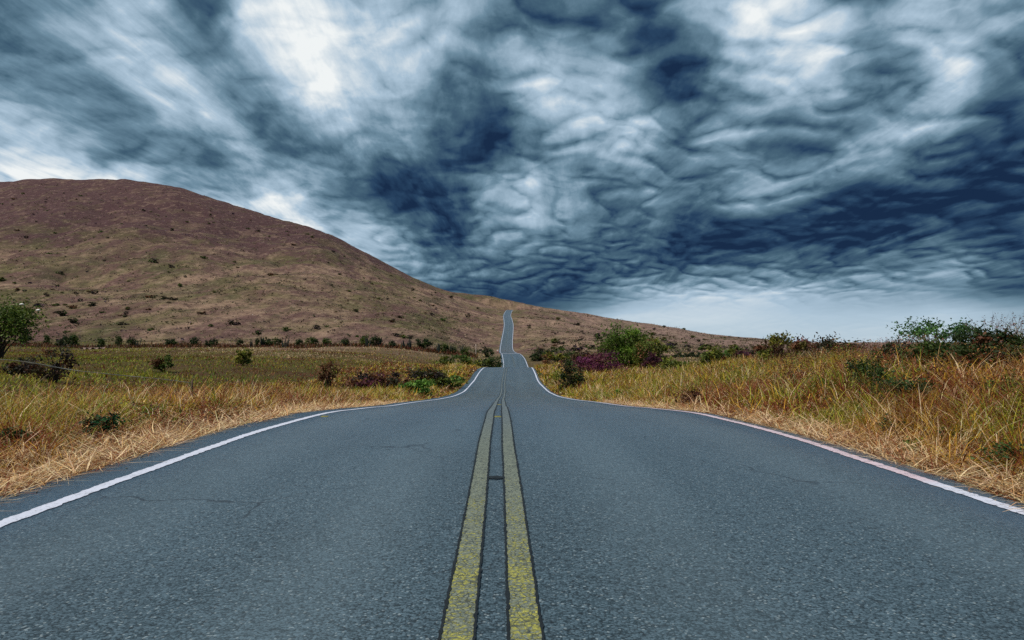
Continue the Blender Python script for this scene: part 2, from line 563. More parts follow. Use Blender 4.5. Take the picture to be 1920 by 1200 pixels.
def mat_terrain():
    m = NT('dry_hill_ground')
    P = m.pos()
    s = m.node('ShaderNodeSeparateXYZ'); m.l.new(P, s.inputs[0])
    a = m.noise(m.vscale(P, (1, .45, 1)), .018, 6.0, .62, .6)
    b = m.noise(m.vscale(P, (1, .5, 1)), .055, 7.0, .68, .3)
    c = m.noise(m.vscale(P, (1, .6, .6)), .22, 8.0, .74)
    d = m.noise(P, 3.0, 5.0, .7)
    olive = (.098, .088, .036)
    straw = (.265, .175, .125)
    brown = (.122, .068, .060)
    plum = (.066, .032, .037)
    col = m.mix(m.ramp01(a, .40, .60), straw, olive)
    col = m.mix(m.ramp01(b, .44, .62), col, brown)
    hi = m.ramp01(s.outputs[2], 35.0, 125.0)
    hi2 = m.math('MULTIPLY', hi, m.math('ADD', .70, m.ramp01(b, .42, .58)), clamp=True)
    col = m.mix(hi2, col, plum)
    rt = m.ramp01(s.outputs[0], -40.0, 160.0)
    col = m.mix(m.math('MULTIPLY', m.math('MULTIPLY', rt, m.ramp01(s.outputs[1], 230.0, 330.0)), .75), col, (.235, .158, .138))
    # green scrubby patches on the middle slope, rust coloured low growth
    g = m.noise(m.vscale(P, (1, .35, 1)), .03, 7.0, .72, .5)
    lowm = m.math('SUBTRACT', 1.0, m.ramp01(s.outputs[2], 60.0, 130.0))
    col = m.mix(m.math('MULTIPLY', m.math('MULTIPLY', m.ramp01(g, .53, .64), .7), lowm), col, (.066, .066, .028))
    col = m.mix(m.math('MULTIPLY', m.ramp01(c, .46, .62), .65), col, (.072, .044, .038))
    col = m.mix(m.math('MULTIPLY', m.ramp01(c, .48, .32), .5), col, (.33, .235, .175))
    col = m.mix(m.math('MULTIPLY', m.ramp01(d, .48, .75), .4), col, (.060, .040, .030))
    # litter and rusty soil of the plain, coloured darker for shade between the grass
    plain = m.math('SUBTRACT', 1.0, m.ramp01(s.outputs[1], 120.0, 205.0))
    litter_shade = m.mix(m.ramp01(c, .4, .62), (.058, .026, .012), (.080, .072, .013))
    col = m.mix(m.math('MULTIPLY', plain, .85), col, litter_shade)
    m.set('Base Color', col)
    m.set('Roughness', .95)
    m.set('Specular IOR Level', .1)
    h = m.math('ADD', m.math('MULTIPLY', c, 1.0), m.math('MULTIPLY', d, .25))
    m.bump(h, .9, 1.2)
    return m.m


def mat_leaf(name='foliage', trans=.35):
    m = NT(name)
    at = m.node('ShaderNodeAttribute', attribute_name='col')
    m.set('Base Color', at.outputs['Color'])
    m.set('Roughness', .62)
    m.set('Specular IOR Level', .25)
    tr = m.node('ShaderNodeBsdfTranslucent')
    m.l.new(at.outputs['Color'], tr.inputs[0])
    mx = m.node('ShaderNodeMixShader')
    mx.inputs[0].default_value = trans
    m.l.new(m.b.outputs[0], mx.inputs[1]); m.l.new(tr.outputs[0], mx.inputs[2])
    m.l.new(mx.outputs[0], m.out.inputs[0])
    return m.m


def mat_plain(name, col, rough=.8, noise_s=20.0, dark=.6):
    m = NT(name)
    m.set('Specular IOR Level', .2)
    n = m.noise(m.pos(), noise_s, 5.0, .65)
    m.set('Base Color', m.mix(m.ramp01(n, .3, .7), tuple(c * dark for c in col), col))
    m.set('Roughness', rough)
    return m.m


def mat_white_paint():
    m = NT('edge_line_paint')
    P = m.pos()
    s = m.node('ShaderNodeSeparateXYZ'); m.l.new(P, s.inputs[0])
    # dusty, pinkish stretch of the right-hand line beyond the near end
    far = m.math('MULTIPLY', m.ramp01(s.outputs[1], 4.75, 5.05), m.ramp01(s.outputs[0], 1.0, 2.0))
    far = m.math('MULTIPLY', far, m.math('SUBTRACT', 1.0, m.ramp01(s.outputs[1], 9.0, 30.0)))
    col = m.mix(far, (.52, .55, .67), (.53, .43, .50))
    n = m.noise(P, 60.0, 5.0, .7)
    n2 = m.noise(P, 7.0, 4.0, .6)
    wear = m.math('MULTIPLY', m.ramp01(n, .50, .62), m.ramp01(n2, .38, .62))
    col = m.mix(m.math('MULTIPLY', wear, .85), col, (.16, .18, .21))
    m.set('Base Color', col)
    m.set('Roughness', .7)
    m.bump(n, .5, .003)
    return m.m


def mat_yellow_paint():
    m = NT('worn_yellow_paint')
    P = m.pos()
    s = m.node('ShaderNodeSeparateXYZ'); m.l.new(P, s.inputs[0])
    agg = m.voronoi(P, 100.0)
    aggc = m.voronoi(P, 100.0, out='Color')
    sp = m.node('ShaderNodeSeparateColor'); m.l.new(aggc, sp.inputs[0])
    grey = m.mix(sp.outputs[0], (.090, .112, .092), (.20, .225, .175))
    grey = m.mix(m.ramp01(s.outputs[1], 5.0, 11.0), grey, m.mix(sp.outputs[0], (.07, .092, .105), (.15, .19, .21)))
    n = m.noise(P, 55.0, 5.0, .7)
    big = m.noise(P, 3.2, 3.0, .5)
    fade = m.ramp01(s.outputs[1], 2.2, 6.5)         # the near stretch has kept more of its paint
    th = m.math('ADD', m.math('ADD', n, m.math('MULTIPLY', m.math('SUBTRACT', big, .5), .30)), m.math('MULTIPLY', fade, -.17))
    yel = m.ramp01(th, .46, .55)
    col = m.mix(yel, grey, m.mix(sp.outputs[1], (.20, .20, .045), (.38, .365, .07)))
    gap = m.ramp01(agg, .58, .86)
    crk = m.voronoi(P, 30.0, 'DISTANCE_TO_EDGE')
    cm = m.math('SUBTRACT', 1.0, m.ramp01(crk, .02, .09))
    cm = m.math('MULTIPLY', cm, m.ramp01(m.noise(P, 14.0, 3.0), .34, .52))
    col = m.mix(m.math('MULTIPLY', m.math('MAXIMUM', cm, m.math('MULTIPLY', gap, .6)), .85), col, (.028, .036, .036))
    m.set('Base Color', col)
    m.set('Roughness', .65)
    m.bump(m.math('SUBTRACT', yel, gap), .7, .003)
    return m.m


M_ASPH = mat_asphalt()
M_GROUND = mat_terrain()
M_LEAF = mat_leaf()
M_GRASS = mat_leaf('grass_blades', .30)
M_WHITE = mat_white_paint()
M_YELLOW = mat_yellow_paint()
M_TAR = mat_plain('dark_tar', (.014, .018, .022), .6, 40)
M_BARK = mat_plain('bark', (.075, .052, .038), .9, 30)

# ================================================================== ground sheet
def build_ground():
    ys = [-70.0]
    while ys[-1] < 9000:
        y = ys[-1]
        st = 3 if y < -8 else (.42 if y < 25 else min(.42 + (y - 25) * .0165, 8.0))
        if y >= 1100:
            st = 60 + (y - 1100) * .35
        ys.append(y + st)
    ys = np.array(ys)
    inner = np.concatenate([np.linspace(-9, -3.6, 14), [-3.22, -2.4, -1.2, 0, 1.2, 2.4, 3.42], np.linspace(3.8, 9, 14)])
    w = [0.0]
    step = .0066
    while w[-1] < 3.2:
        if w[-1] > .9:
            step *= 1.18
        w.append(w[-1] + step)
    w = np.array(w[1:])
    rows = []
    for y in ys:
        sc = max(y, 34.0)
        t = np.concatenate([-9 - w[::-1] * sc, inner, 9 + w * sc])
        rows.append(np.stack([t + road_x(min(y, 760)), np.full(len(t), y)], 1))
    G = np.array(rows)
    Z = terrain(G[..., 0], G[..., 1])
    V = np.concatenate([G, Z[..., None]], 2).reshape(-1, 3)
    nr, nc = Z.shape
    i = np.arange(nr * nc).reshape(nr, nc)
    Q = np.stack([i[:-1, :-1], i[:-1, 1:], i[1:, 1:], i[1:, :-1]], -1).reshape(-1, 4)
    o = mesh_np('ground', V, Q, M_GROUND, smooth=True)
    tag(o, 'dry brown grassland and the long bare hill behind it', kind='structure')
    print('ground', len(Q) * 2)
    return o


GROUND = build_ground()


# ================================================================== road and its markings
def stations(y0, y1, near):
    ys = [y0]
    while ys[-1] < y1:
        y = ys[-1]
        ys.append(y + (near if y < 14 else max(near, .012 * y)))
    return np.array(ys)


def crown(t):
    return -.012 * (np.abs(t) / 3.0) ** 2


def road_pt(t, y, lift=0.0):
    return np.stack([road_x(y) + t, y, road_z(y) + crown(t) + lift], -1)


def strip(name, left, right, ys, lift, mat, parent=None):
    """A ribbon along the road between two offsets (arrays or numbers)."""
    left = np.broadcast_to(left, ys.shape); right = np.broadcast_to(right, ys.shape)
    A, B = road_pt(left, ys, lift), road_pt(right, ys, lift)
    V = np.stack([A, B], 1).reshape(-1, 3)
    k = np.arange(len(ys) - 1) * 2
    Q = np.stack([k, k + 1, k + 3, k + 2], 1)
    return mesh_np(name, V, Q, mat, parent=parent)


def build_road():
    ys = stations(-30, 668, .5)
    wob_l = -.50 + (fbm(ys / .9, ys * 0 + 3, 5, 3) - .5) * .22
    wob_r = .20 + (fbm(ys / .8, ys * 0 + 8, 6, 3) - .5) * .16
    ts = [LEFT_W + wob_l - .03, LEFT_W + wob_l, LEFT_W + .4, -1.2, 0, 1.2, RIGHT_W - .5, RIGHT_W + wob_r, RIGHT_W + wob_r + .03]
    cols = []
    for j, t in enumerate(ts):
        t = np.broadcast_to(t, ys.shape)
        p = road_pt(t, ys)
        if j in (0, len(ts) - 1):
            p[:, 2] -= .12
        cols.append(p)
    V = np.stack(cols, 1)
    nr, nc = V.shape[:2]
    i = np.arange(nr * nc).reshape(nr, nc)
    Q = np.stack([i[:-1, :-1], i[:-1, 1:], i[1:, 1:], i[1:, :-1]], -1).reshape(-1, 4)
    road = mesh_np('road', V.reshape(-1, 3), Q, M_ASPH, smooth=True)
    tag(road, 'long two-lane asphalt road dipping and climbing towards the hill', kind='structure')
    return road


ROAD = build_road()


def ragged(ys, amp, seed):
    return (fbm(ys / .045, ys * 0 + seed, seed, 2) - .5) * 2 * amp


def build_markings():
    ys = stations(-6, 664, .018)
    slow = (fbm(ys / 1.3, ys * 0 + 1.5, 71, 2) - .5) * .035
    for side, t0, seed in ((-1, LEFT_W, 11), (1, RIGHT_W, 17)):
        hw = .050 + .0001 * ys.clip(0, 400)
        strip('edge_line', t0 - hw + ragged(ys, .014, seed) + slow, t0 + hw + ragged(ys, .012, seed + 1) + slow, ys, .006, M_WHITE, ROAD)
    yc = stations(-6, 420, .012)
    drift = (fbm(yc / 2.5, yc * 0 + 4.5, 77, 2) - .5) * .02
    for k, (a, b) in enumerate(((-.182, -.066), (.050, .166))):
        strip('centre_line', a + drift, b + drift, yc, .004, M_YELLOW, ROAD)
        for e, sd in ((a, 3), (b, 4)):
            hw = .0016 + .0004 * yc.clip(0, 14)
            strip('tar_seam', e - hw - np.abs(ragged(yc, .009, 20 + sd + 7 * k)) + drift,
                  e + hw + np.abs(ragged(yc, .009, 30 + sd + 7 * k)) + drift, yc, .007, M_TAR, ROAD)
    # pale line painted across the second crest
    strip('cross_line', LEFT_W, RIGHT_W, np.linspace(226.6, 229.0, 7), .030, M_WHITE, ROAD)
    # scar where a marker stud came off, between the yellow lines
    n = 22
    th = np.linspace(0, 2 * math.pi, n, endpoint=False)
    rr = 1 + (fbm(th * 2, th * 0, 8, 2) - .5) * .4
    P = road_pt(-.008 + .058 * np.cos(th) * rr + drift[0] * 0, 4.98 + .055 * np.sin(th) * rr, .009)
    mesh_np('stud_scar', P, [list(range(n))], M_TAR, parent=ROAD)


build_markings()
M_STUD = mat_plain('stud_yellow', (.20, .19, .06), .7, 60, .6)


def stud(t, y, label):
    """Raised marker: a low bevelled block with sloping faces."""
    p = road_pt(np.array(t), np.array(y), .003)
    w, d, h = .05, .045, .012
    V = [(-w, -d, 0), (w, -d, 0), (w, d, 0), (-w, d, 0), (-w * .75, -d * .45, h), (w * .75, -d * .45, h), (w * .75, d * .45, h), (-w * .75, d * .45, h)]
    Q = [(0, 1, 5, 4), (1, 2, 6, 5), (2, 3, 7, 6), (3, 0, 4, 7), (4, 5, 6, 7)]
    o = mesh_np('road_stud', V, Q, M_STUD)
    o.location = p
    tag(o, label, 'road stud', 'yellow studs on the asphalt')


stud(-.008, 9.75, 'yellow stud between the double centre lines at the brow of the road')
stud(-2.52, 9.9, 'yellow stud beside the left white line')
stud(-.008, 18.0, 'far yellow stud between the centre lines, down in the dip')

# ================================================================== grass
def jitter(col, n, amt=.22, hue=.08):
    c = np.asarray(col, float)
    if c.ndim == 1:
        c = np.tile(c, (n, 1))
    k = 1 + (rng.random((n, 1)) - .5) * 2 * amt
    return np.clip(c * k * (1 + (rng.random((n, 3)) - .5) * 2 * hue), .002, .95)


def blades(base, L, W, az, tilt, curl, col, seg=4, kink=0.0):
    """Grass blades as tapering ribbons. All arguments are arrays over the blades. Returns verts, quads, colours."""
    n = len(base)
    t = np.linspace(0, 1, seg + 1)
    d = np.stack([np.cos(az), np.sin(az)], 1)
    side_az = az + math.pi / 2 + (rng.random(n) - .5) * 1.6
    sd = np.stack([np.cos(side_az), np.sin(side_az), np.zeros(n)], 1)
    ang = tilt[:, None] + curl[:, None] * t[None, :] ** 1.2
    if kink:
        kk = (rng.random((n, 1)) < kink) * (t[None, :] > .4 + .3 * rng.random((n, 1))) * (.7 + rng.random((n, 1)) * 1.2)
        ang = ang + kk
    ds = (L / seg)[:, None]
    hx = np.concatenate([np.zeros((n, 1)), np.cumsum(np.sin(ang[:, :-1]) * ds, 1)], 1)
    hz = np.concatenate([np.zeros((n, 1)), np.cumsum(np.cos(ang[:, :-1]) * ds, 1)], 1)
    hz = np.maximum(hz, .008 + .02 * rng.random((n, 1)) - .03 * (t[None, :] < .1))
    P = np.empty((n, seg + 1, 3))
    sway = (rng.random((n, 1)) - .5) * .5 * L[:, None] * t[None, :] ** 2
    P[..., 0] = base[:, 0:1] + d[:, 0:1] * hx - d[:, 1:2] * sway
    P[..., 1] = base[:, 1:2] + d[:, 1:2] * hx + d[:, 0:1] * sway
    P[..., 2] = base[:, 2:3] + hz
    w = (W[:, None] * (1 - .85 * t[None, :] ** 1.5) * .5)[..., None] * sd[:, None, :]
    V = np.stack([P - w, P + w], 2).reshape(-1, 3)
    k = (np.arange(n) * (seg + 1) * 2)[:, None] + (np.arange(seg) * 2)[None, :]
    Q = np.stack([k, k + 1, k + 3, k + 2], -1).reshape(-1, 4)
    C = np.repeat(col, (seg + 1) * 2, axis=0)
    return V, Q, C


class Pile:
    def __init__(self):
        self.V, self.Q, self.C, self.n = [], [], [], 0

    def add(self, v, q, c):
        self.V.append(v); self.Q.append(np.asarray(q) + self.n); self.C.append(c)
        self.n += len(v)

    def build(self, name, mat, parent=None):
        o = mesh_np(name, np.concatenate(self.V), np.concatenate(self.Q), mat, cols=np.concatenate(self.C), parent=parent)
        return o


STRAW = np.array((.58, .355, .15))
PALE = np.array((.80, .60, .37))
TAN = np.array((.30, .135, .045))
RUST = np.array((.20, .050, .018))
DEEP = np.array((.085, .032, .020))
GOLD = np.array((.50, .30, .028))
LIME = np.array((.32, .32, .026))
GREEN = np.array((.085, .145, .016))
PLUM = np.array((.125, .035, .050))


def pick(weights, palette):
    """weights (n,k) -> a colour for each blade."""
    w = np.clip(weights, 1e-4, None)
    w = np.cumsum(w / w.sum(1, keepdims=True), 1)
    r = rng.random((len(w), 1))
    return np.asarray(palette)[(r > w).sum(1).clip(0, len(palette) - 1)]


def scatter(n, y0, y1, lat0, lat1, side, power=1.0):
    """Points beside the road: distance along it and distance out from the asphalt edge."""
    y = y0 + (y1 - y0) * rng.random(n) ** power
    lat = lat0 + (lat1 - lat0) * rng.random(n)
    edge = (LEFT_W - .50) if side < 0 else (RIGHT_W + .24)
    x = road_x(y) + (edge - lat if side < 0 else edge + lat)
    return x, y, lat


def in_view(x, y, m=60):
    px = 960 + F * x / np.maximum(y, .5)
    return (y > 1.2) & (px > -m - 500 / np.maximum(y, 1)) & (px < 1920 + m + 500 / np.maximum(y, 1))


def tuft_blades(x, y, z, H, per, wd, col, seg, tilt0, curl0, spread=.05, kink=.2):
    """Tussocks: `per` arching blades fan out from every centre. H, col, tilt0, curl0 are per tussock."""
    m = len(x)
    rep = lambda a: np.repeat(a, per, axis=0)
    az = rng.random(m * per) * 2 * math.pi
    r = spread * np.sqrt(rng.random(m * per)) * (.6 + rep(H) * 1.6)
    bx = rep(x) + np.cos(az) * r
    by = rep(y) + np.sin(az) * r
    L = rep(H) * (.55 + .75 * rng.random(m * per))
    tilt = rep(tilt0) * (.2 + 1.2 * rng.random(m * per))
    curl = rep(curl0) * (.3 + 1.1 * rng.random(m * per))
    cc = rep(col) * (.62 + .75 * rng.random((m * per, 1)))
    dead = rng.random(m * per) < .09
    cc[dead] = PALE * (.7 + .5 * rng.random((dead.sum(), 1)))
    cc = np.clip(cc * (1 + (rng.random((m * per, 3)) - .5) * .14), .003, .92)
    W = wd * (.6 + .8 * rng.random(m * per))
    return blades(np.stack([bx, by, rep(z) - .03], 1), L, W, az, tilt, curl, cc, seg, kink)


def verge(side):
    """Tall roadside grass in tussocks; matted straw at the asphalt, greener and redder behind."""
    pile = Pile()
    palette = [PALE, STRAW, TAN, RUST, GOLD, LIME, GREEN]
    bands = [  # y0, y1, depth, tussocks, blades each, blade width, segments, size
        (2.6, 9.0, 6.5, 4300, 17, .0082, 4, 1.0),
        (9.0, 18.0, 7.5, 4000, 12, .0135, 3, 1.05),
        (18.0, 34.0, 9.0, 4400, 11, .022, 2, 1.1),
        (34.0, 62.0, 11.0, 4000, 8, .045, 2, 1.2),
        (62.0, 110.0, 13.0, 3200, 7, .075, 2, 1.3),
    ]
    for y0, y1, dep, n, per, wd, seg, lf in bands:
        x, y, lat = scatter(n, y0, y1, .0, dep, side, 1.15)
        cl2 = fbm(x / 1.5, y / 2.0, 43, 3)
        keep = (rng.random(n) < -.1 + 1.9 * cl2) & in_view(x, y)
        x, y, lat, cl2 = x[keep], y[keep], lat[keep], cl2[keep]
        m = len(x)
        z = terrain(x, y)
        q = sstep(.15, 1.7 if side < 0 else .75, lat + (rng.random(m) - .5) * .5)
        H = (.20 + .24 * q) * (.55 + .9 * cl2) * (.6 + .75 * rng.random(m)) * lf
        if side < 0:
            H = H * (1 - .45 * sstep(3.2, 5.0, lat))
        else:
            H = H * 1.08
        H = H * np.where(lat < .2, .6, 1.0)
        dry = fbm(x / 1.5, y / 2.2, 51, 3)
        red = fbm(x / 2.0, y / 2.6, 57, 3)
        nw = np.stack([1.1 * (1 - q) + .10, 1.4 * (1 - q) + .12 + .6 * sstep(.5, .62, dry), .55 + 0 * q,
                       .45 + 3.4 * q * sstep(.47, .55, red) + .35 * (1 - q), .6 * q + .05,
                       1.4 * q * sstep(.56, .42, dry), .7 * q * sstep(.52, .40, dry)], 1)
        if side > 0:
            nw = nw * np.array([.7, .45, .7, .9, .9, 2.4, 3.4])
        far = sstep(13, 28, y)[:, None]
        fw = np.stack([.18 + 0 * q, .35 + 0 * q, .4 + 0 * q, .35 + 1.6 * sstep(.50, .58, red), 1.0 + 0 * q, 1.5 + 0 * q, .35 + .5 * sstep(.52, .62, dry)], 1)
        col = jitter(pick(nw * (1 - far) + fw * far, palette), m, .18, .08)
        tilt0 = .45 + .5 * (1 - q) + .2 * rng.random(m)
        curl0 = 1.3 + .5 * (1 - q) + .8 * rng.random(m)
        pile.add(*tuft_blades(x, y, z, H, per, wd, col, seg, tilt0, curl0))
        # rusty undergrowth, coloured darker to put shade between the tussocks
        n2 = int(n * 2.2)
        x, y, lat = scatter(n2, y0, y1, .25, dep, side, 1.15)
        k = in_view(x, y)
        x, y, lat = x[k], y[k], lat[k]
        m = len(x)
        col = jitter(pick(np.tile([1.0, .8, .5, .3], (m, 1)), [RUST, DEEP, TAN * .6, GREEN * .6]), m, .3)
        pile.add(*blades(np.stack([x, y, terrain(x, y) - .02], 1), (.10 + .22 * rng.random(m)) * lf * (.5 + .5 * sstep(.2, 1.2, lat)), wd * (1.2 + 1.4 * rng.random(m)), rng.random(m) * 6.283,
                         .3 + .8 * rng.random(m), rng.random(m), col, 2))
    # withered weeds: thickets of small dead and green leaves that fill the space between the tussocks
    for y0, y1, n, size in ((2.6, 9.0, 30000, .011), (9.0, 20.0, 26000, .019), (20.0, 45.0, 22000, .034), (45.0, 90.0, 12000, .07)):
        x, y, lat = scatter(n, y0, y1, .35, 6.5 + .07 * y1, side, 1.1)
        red = fbm(x / 2.0, y / 2.6, 57, 3)
        bush = fbm(x / .8, y / 1.1, 87, 3)
        if side < 0:
            dens = sstep(.44, .56, red) * sstep(.3, .9, lat) * (1 - .7 * sstep(4.0, 6.0, lat)) + .12
            top = .12 + .42 * bush * sstep(.2, 1.6, lat)
        else:
            dens = .30 + .65 * sstep(.42, .56, red) * sstep(.3, .9, lat) + .4 * sstep(3.0, 6.0, lat)
            top = .12 + (.45 + .42 * sstep(2.5, 5.5, lat) * (1 - sstep(18, 34, y))) * bush * sstep(.15, 1.2, lat) * 1.15
        k = (rng.random(n) < dens) & in_view(x, y)
        x, y, lat, red, bush, top = x[k], y[k], lat[k], red[k], bush[k], top[k]
        m = len(x)
        z = terrain(x, y) + top * np.sqrt(rng.random(m))
        g = fbm(x / 1.1, y / 1.6, 99, 3)
        gw = sstep(.48, .57, g) * (1.0 if side < 0 else 5.0)
        col = jitter(pick(np.stack([1.2 + 0 * g, .7 + 0 * g, .6 + 0 * g, .9 * gw, .7 * gw, .15 + 0 * g], 1), [RUST, DEEP, TAN, (.05, .085, .016), (.12, .15, .02), STRAW]), m, .3)
        v, t_, cc = leaf_cards(np.stack([x, y, z], 1), np.full(m, size), col, up=.5)
        kq = np.arange(m)[:, None] * 4 + np.array([[0, 1, 2, 3]])
        pile.add(v, kq, cc)
    # thatch of fallen straw along the asphalt edge
    for y0, y1, n, wd in ((2.6, 9, 11000, .0085), (9, 22, 9000, .013)):
        n = n if side < 0 else n // 2
        x, y, lat = scatter(n, y0, y1, -.10, 1.7 if side < 0 else .8, side, 1.1)
        k = (rng.random(n) < 1.0 - .5 * lat - .5 * sstep(.5, .6, fbm(x / .8, y / .9, 58, 2))) & in_view(x, y)
        x, y, lat = x[k], y[k], lat[k]
        m = len(x)
        z = terrain(x, y) + .03 + .12 * rng.random(m) * sstep(.05, .5, lat)
        az = rng.random(m) * 2 * math.pi
        col = jitter(pick(np.tile([1.5, .7, .5, .6], (m, 1)), [PALE, STRAW, TAN, RUST]), m, .25)
        pile.add(*blades(np.stack([x, y, z], 1), .14 + .3 * rng.random(m), wd * (.6 + .8 * rng.random(m)), az,
                         1.15 + .5 * rng.random(m), (rng.random(m) - .5) * 1.0, col, 3, .3))
    name = 'roadside_grass'
    o = pile.build(name, M_GRASS)
    tag(o, 'tall dry straw and yellow green grass along the %s edge of the road' % ('left' if side < 0 else 'right'), 'grass', kind='stuff')
    print(name, side, sum(len(q) for q in pile.Q) * 2)




def field_grass():
    """Low growth of the flat fields on both sides, out to the foot of the hill."""
    pile = Pile()
    for y0, y1, n, H0, wd, seg in ((8, 30, 30000, .30, .036, 2), (30, 70, 40000, .34, .070, 1), (70, 130, 62000, .36, .11, 1), (130, 215, 56000, .45, .18, 1)):
        y = y0 + (y1 - y0) * rng.random(n)
        px = -80 + 2080 * rng.random(n)
        x = (px - 960) / F * y
        t = x - road_x(y)
        k = (t < LEFT_W - 4.5) | (t > RIGHT_W + 4.5 + .05 * y.clip(0, 60))
        x, y, t = x[k], y[k], t[k]
        m = len(x)
        z = terrain(x, y)
        a = fbm(x / 16.0, y / 26.0, 61, 3)
        b = fbm(x / 7.0, y / 15.0, 67, 3)
        cl = fbm(x / 1.6, y / 2.2, 69, 2)
        left = t < 0
        green_zone = np.where(left, sstep(-.02, -.16, (x / y + .42)) * .0 + sstep(.62, .38, x / np.maximum(y, 1) + .95), .35)
        dry_band = sstep(80, 120, y) * sstep(.30, .62, x / np.maximum(y, 1) + .95)
        w = np.stack([.03 + 2.6 * dry_band * sstep(.36, .52, a), .08 + .8 * dry_band, .30 + .3 * dry_band,
                        .35 + 2.6 * sstep(.48, .58, b), .5 - .2 * dry_band,
                      .6 + 2.2 * green_zone * sstep(.64, .46, b), .6 + 1.8 * green_zone * sstep(.58, .42, a)], 1)
        col = pick(w, [PALE * .72, STRAW * .72, TAN * .7, RUST * .65, GOLD * .50, LIME * .80, GREEN * 1.0])
        col = jitter(col, m, .25)
        H = .62 * H0 * (.35 + 1.4 * cl) * (.6 + .7 * rng.random(m)) * np.where(left, 1.0, 1.15)
        pile.add(*blades(np.stack([x, y, z - .03], 1), H, wd * (.6 + .8 * rng.random(m)), rng.random(m) * 6.283,
                         .3 + .9 * rng.random(m), .3 + 1.2 * rng.random(m), col, seg))
    # dark low scrub under the row of bushes at the foot of the hill
    n = 9000
    px = -40 + 935 * rng.random(n)
    y = 183 + 14 * rng.random(n)
    x = (px - 960) / F * y
    k = rng.random(n) < -.3 + 2.2 * fbm(x / 9.0, y / 9.0, 73, 2)
    x, y = x[k], y[k]
    m = len(x)
    col = jitter(pick(np.tile([1.0, .8, .8, .5], (m, 1)), [RUST * .5, DEEP, (.035, .042, .014), TAN * .6]), m, .25)
    pile.add(*blades(np.stack([x, y, terrain(x, y) - .05], 1), .5 + .8 * rng.random(m), .22 + .2 * rng.random(m), rng.random(m) * 6.283, .3 + .8 * rng.random(m), rng.random(m), col, 1))
    o = pile.build('field_grass', M_GRASS)
    tag(o, 'low olive and rust coloured grass covering the flat fields', 'grass', kind='stuff')
    print('field', sum(len(q) for q in pile.Q) * 2)


field_grass()


# ================================================================== leaves, twigs, shrubs
def rand_dir(n, zmin=-1.0):
    z = zmin + (1 - zmin) * rng.random(n)
    a = rng.random(n) * 2 * math.pi
    r = np.sqrt(np.clip(1 - z * z, 0, 1))
    return np.stack([r * np.cos(a), r * np.sin(a), z], 1)


def leaf_cards(C, size, col, up=.35, aspect=.55):
    """A small folded leaf (two quads) at each centre."""
    n = len(C)
    u = rand_dir(n)
    nrm = rand_dir(n, -.2) + np.array([0, 0, up])
    nrm /= np.linalg.norm(nrm, axis=1, keepdims=True)
    u = u - nrm * (u * nrm).sum(1, keepdims=True)
    u /= np.linalg.norm(u, axis=1, keepdims=True) + 1e-6
    v = np.cross(nrm, u)
    s = (size * (.6 + .8 * rng.random(n)))[:, None]
    a = C - u * s
    b = C + u * s
    l = C + v * s * aspect + nrm * s * .18
    r = C - v * s * aspect + nrm * s * .18
    V = np.stack([a, r, b, l], 1).reshape(-1, 3)
    k = np.arange(n)[:, None] * 4
    T = np.concatenate([k + np.array([[0, 1, 2]]), k + np.array([[0, 2, 3]])], 0)
    return V, T, np.repeat(col, 4, axis=0)


def tube(pts, radii, sides=6):
    pts = np.asarray(pts, float)
    n = len(pts)
    d = np.gradient(pts, axis=0)
    d /= np.linalg.norm(d, axis=1, keepdims=True) + 1e-9
    ref = np.where(np.abs(d[:, 2:3]) > .9, [[1.0, 0, 0]], [[0, 0, 1.0]])
    u = np.cross(d, ref); u /= np.linalg.norm(u, axis=1, keepdims=True) + 1e-9
    v = np.cross(d, u)
    th = np.linspace(0, 2 * math.pi, sides, endpoint=False)
    V = (pts[:, None, :] + np.asarray(radii)[:, None, None] * (np.cos(th)[None, :, None] * u[:, None, :] + np.sin(th)[None, :, None] * v[:, None, :])).reshape(-1, 3)
    i = np.arange(n * sides).reshape(n, sides)
    j = np.roll(i, -1, 1)
    Q = np.stack([i[:-1], j[:-1], j[1:], i[1:]], -1).reshape(-1, 4)
    return V, Q


def bend(a, b, n=5, wob=.08):
    a, b = np.asarray(a, float), np.asarray(b, float)
    t = np.linspace(0, 1, n)[:, None]
    L = np.linalg.norm(b - a)
    p = a + (b - a) * t
    p[1:-1] += (rng.random((n - 2, 3)) - .5) * 2 * wob * L
    return p


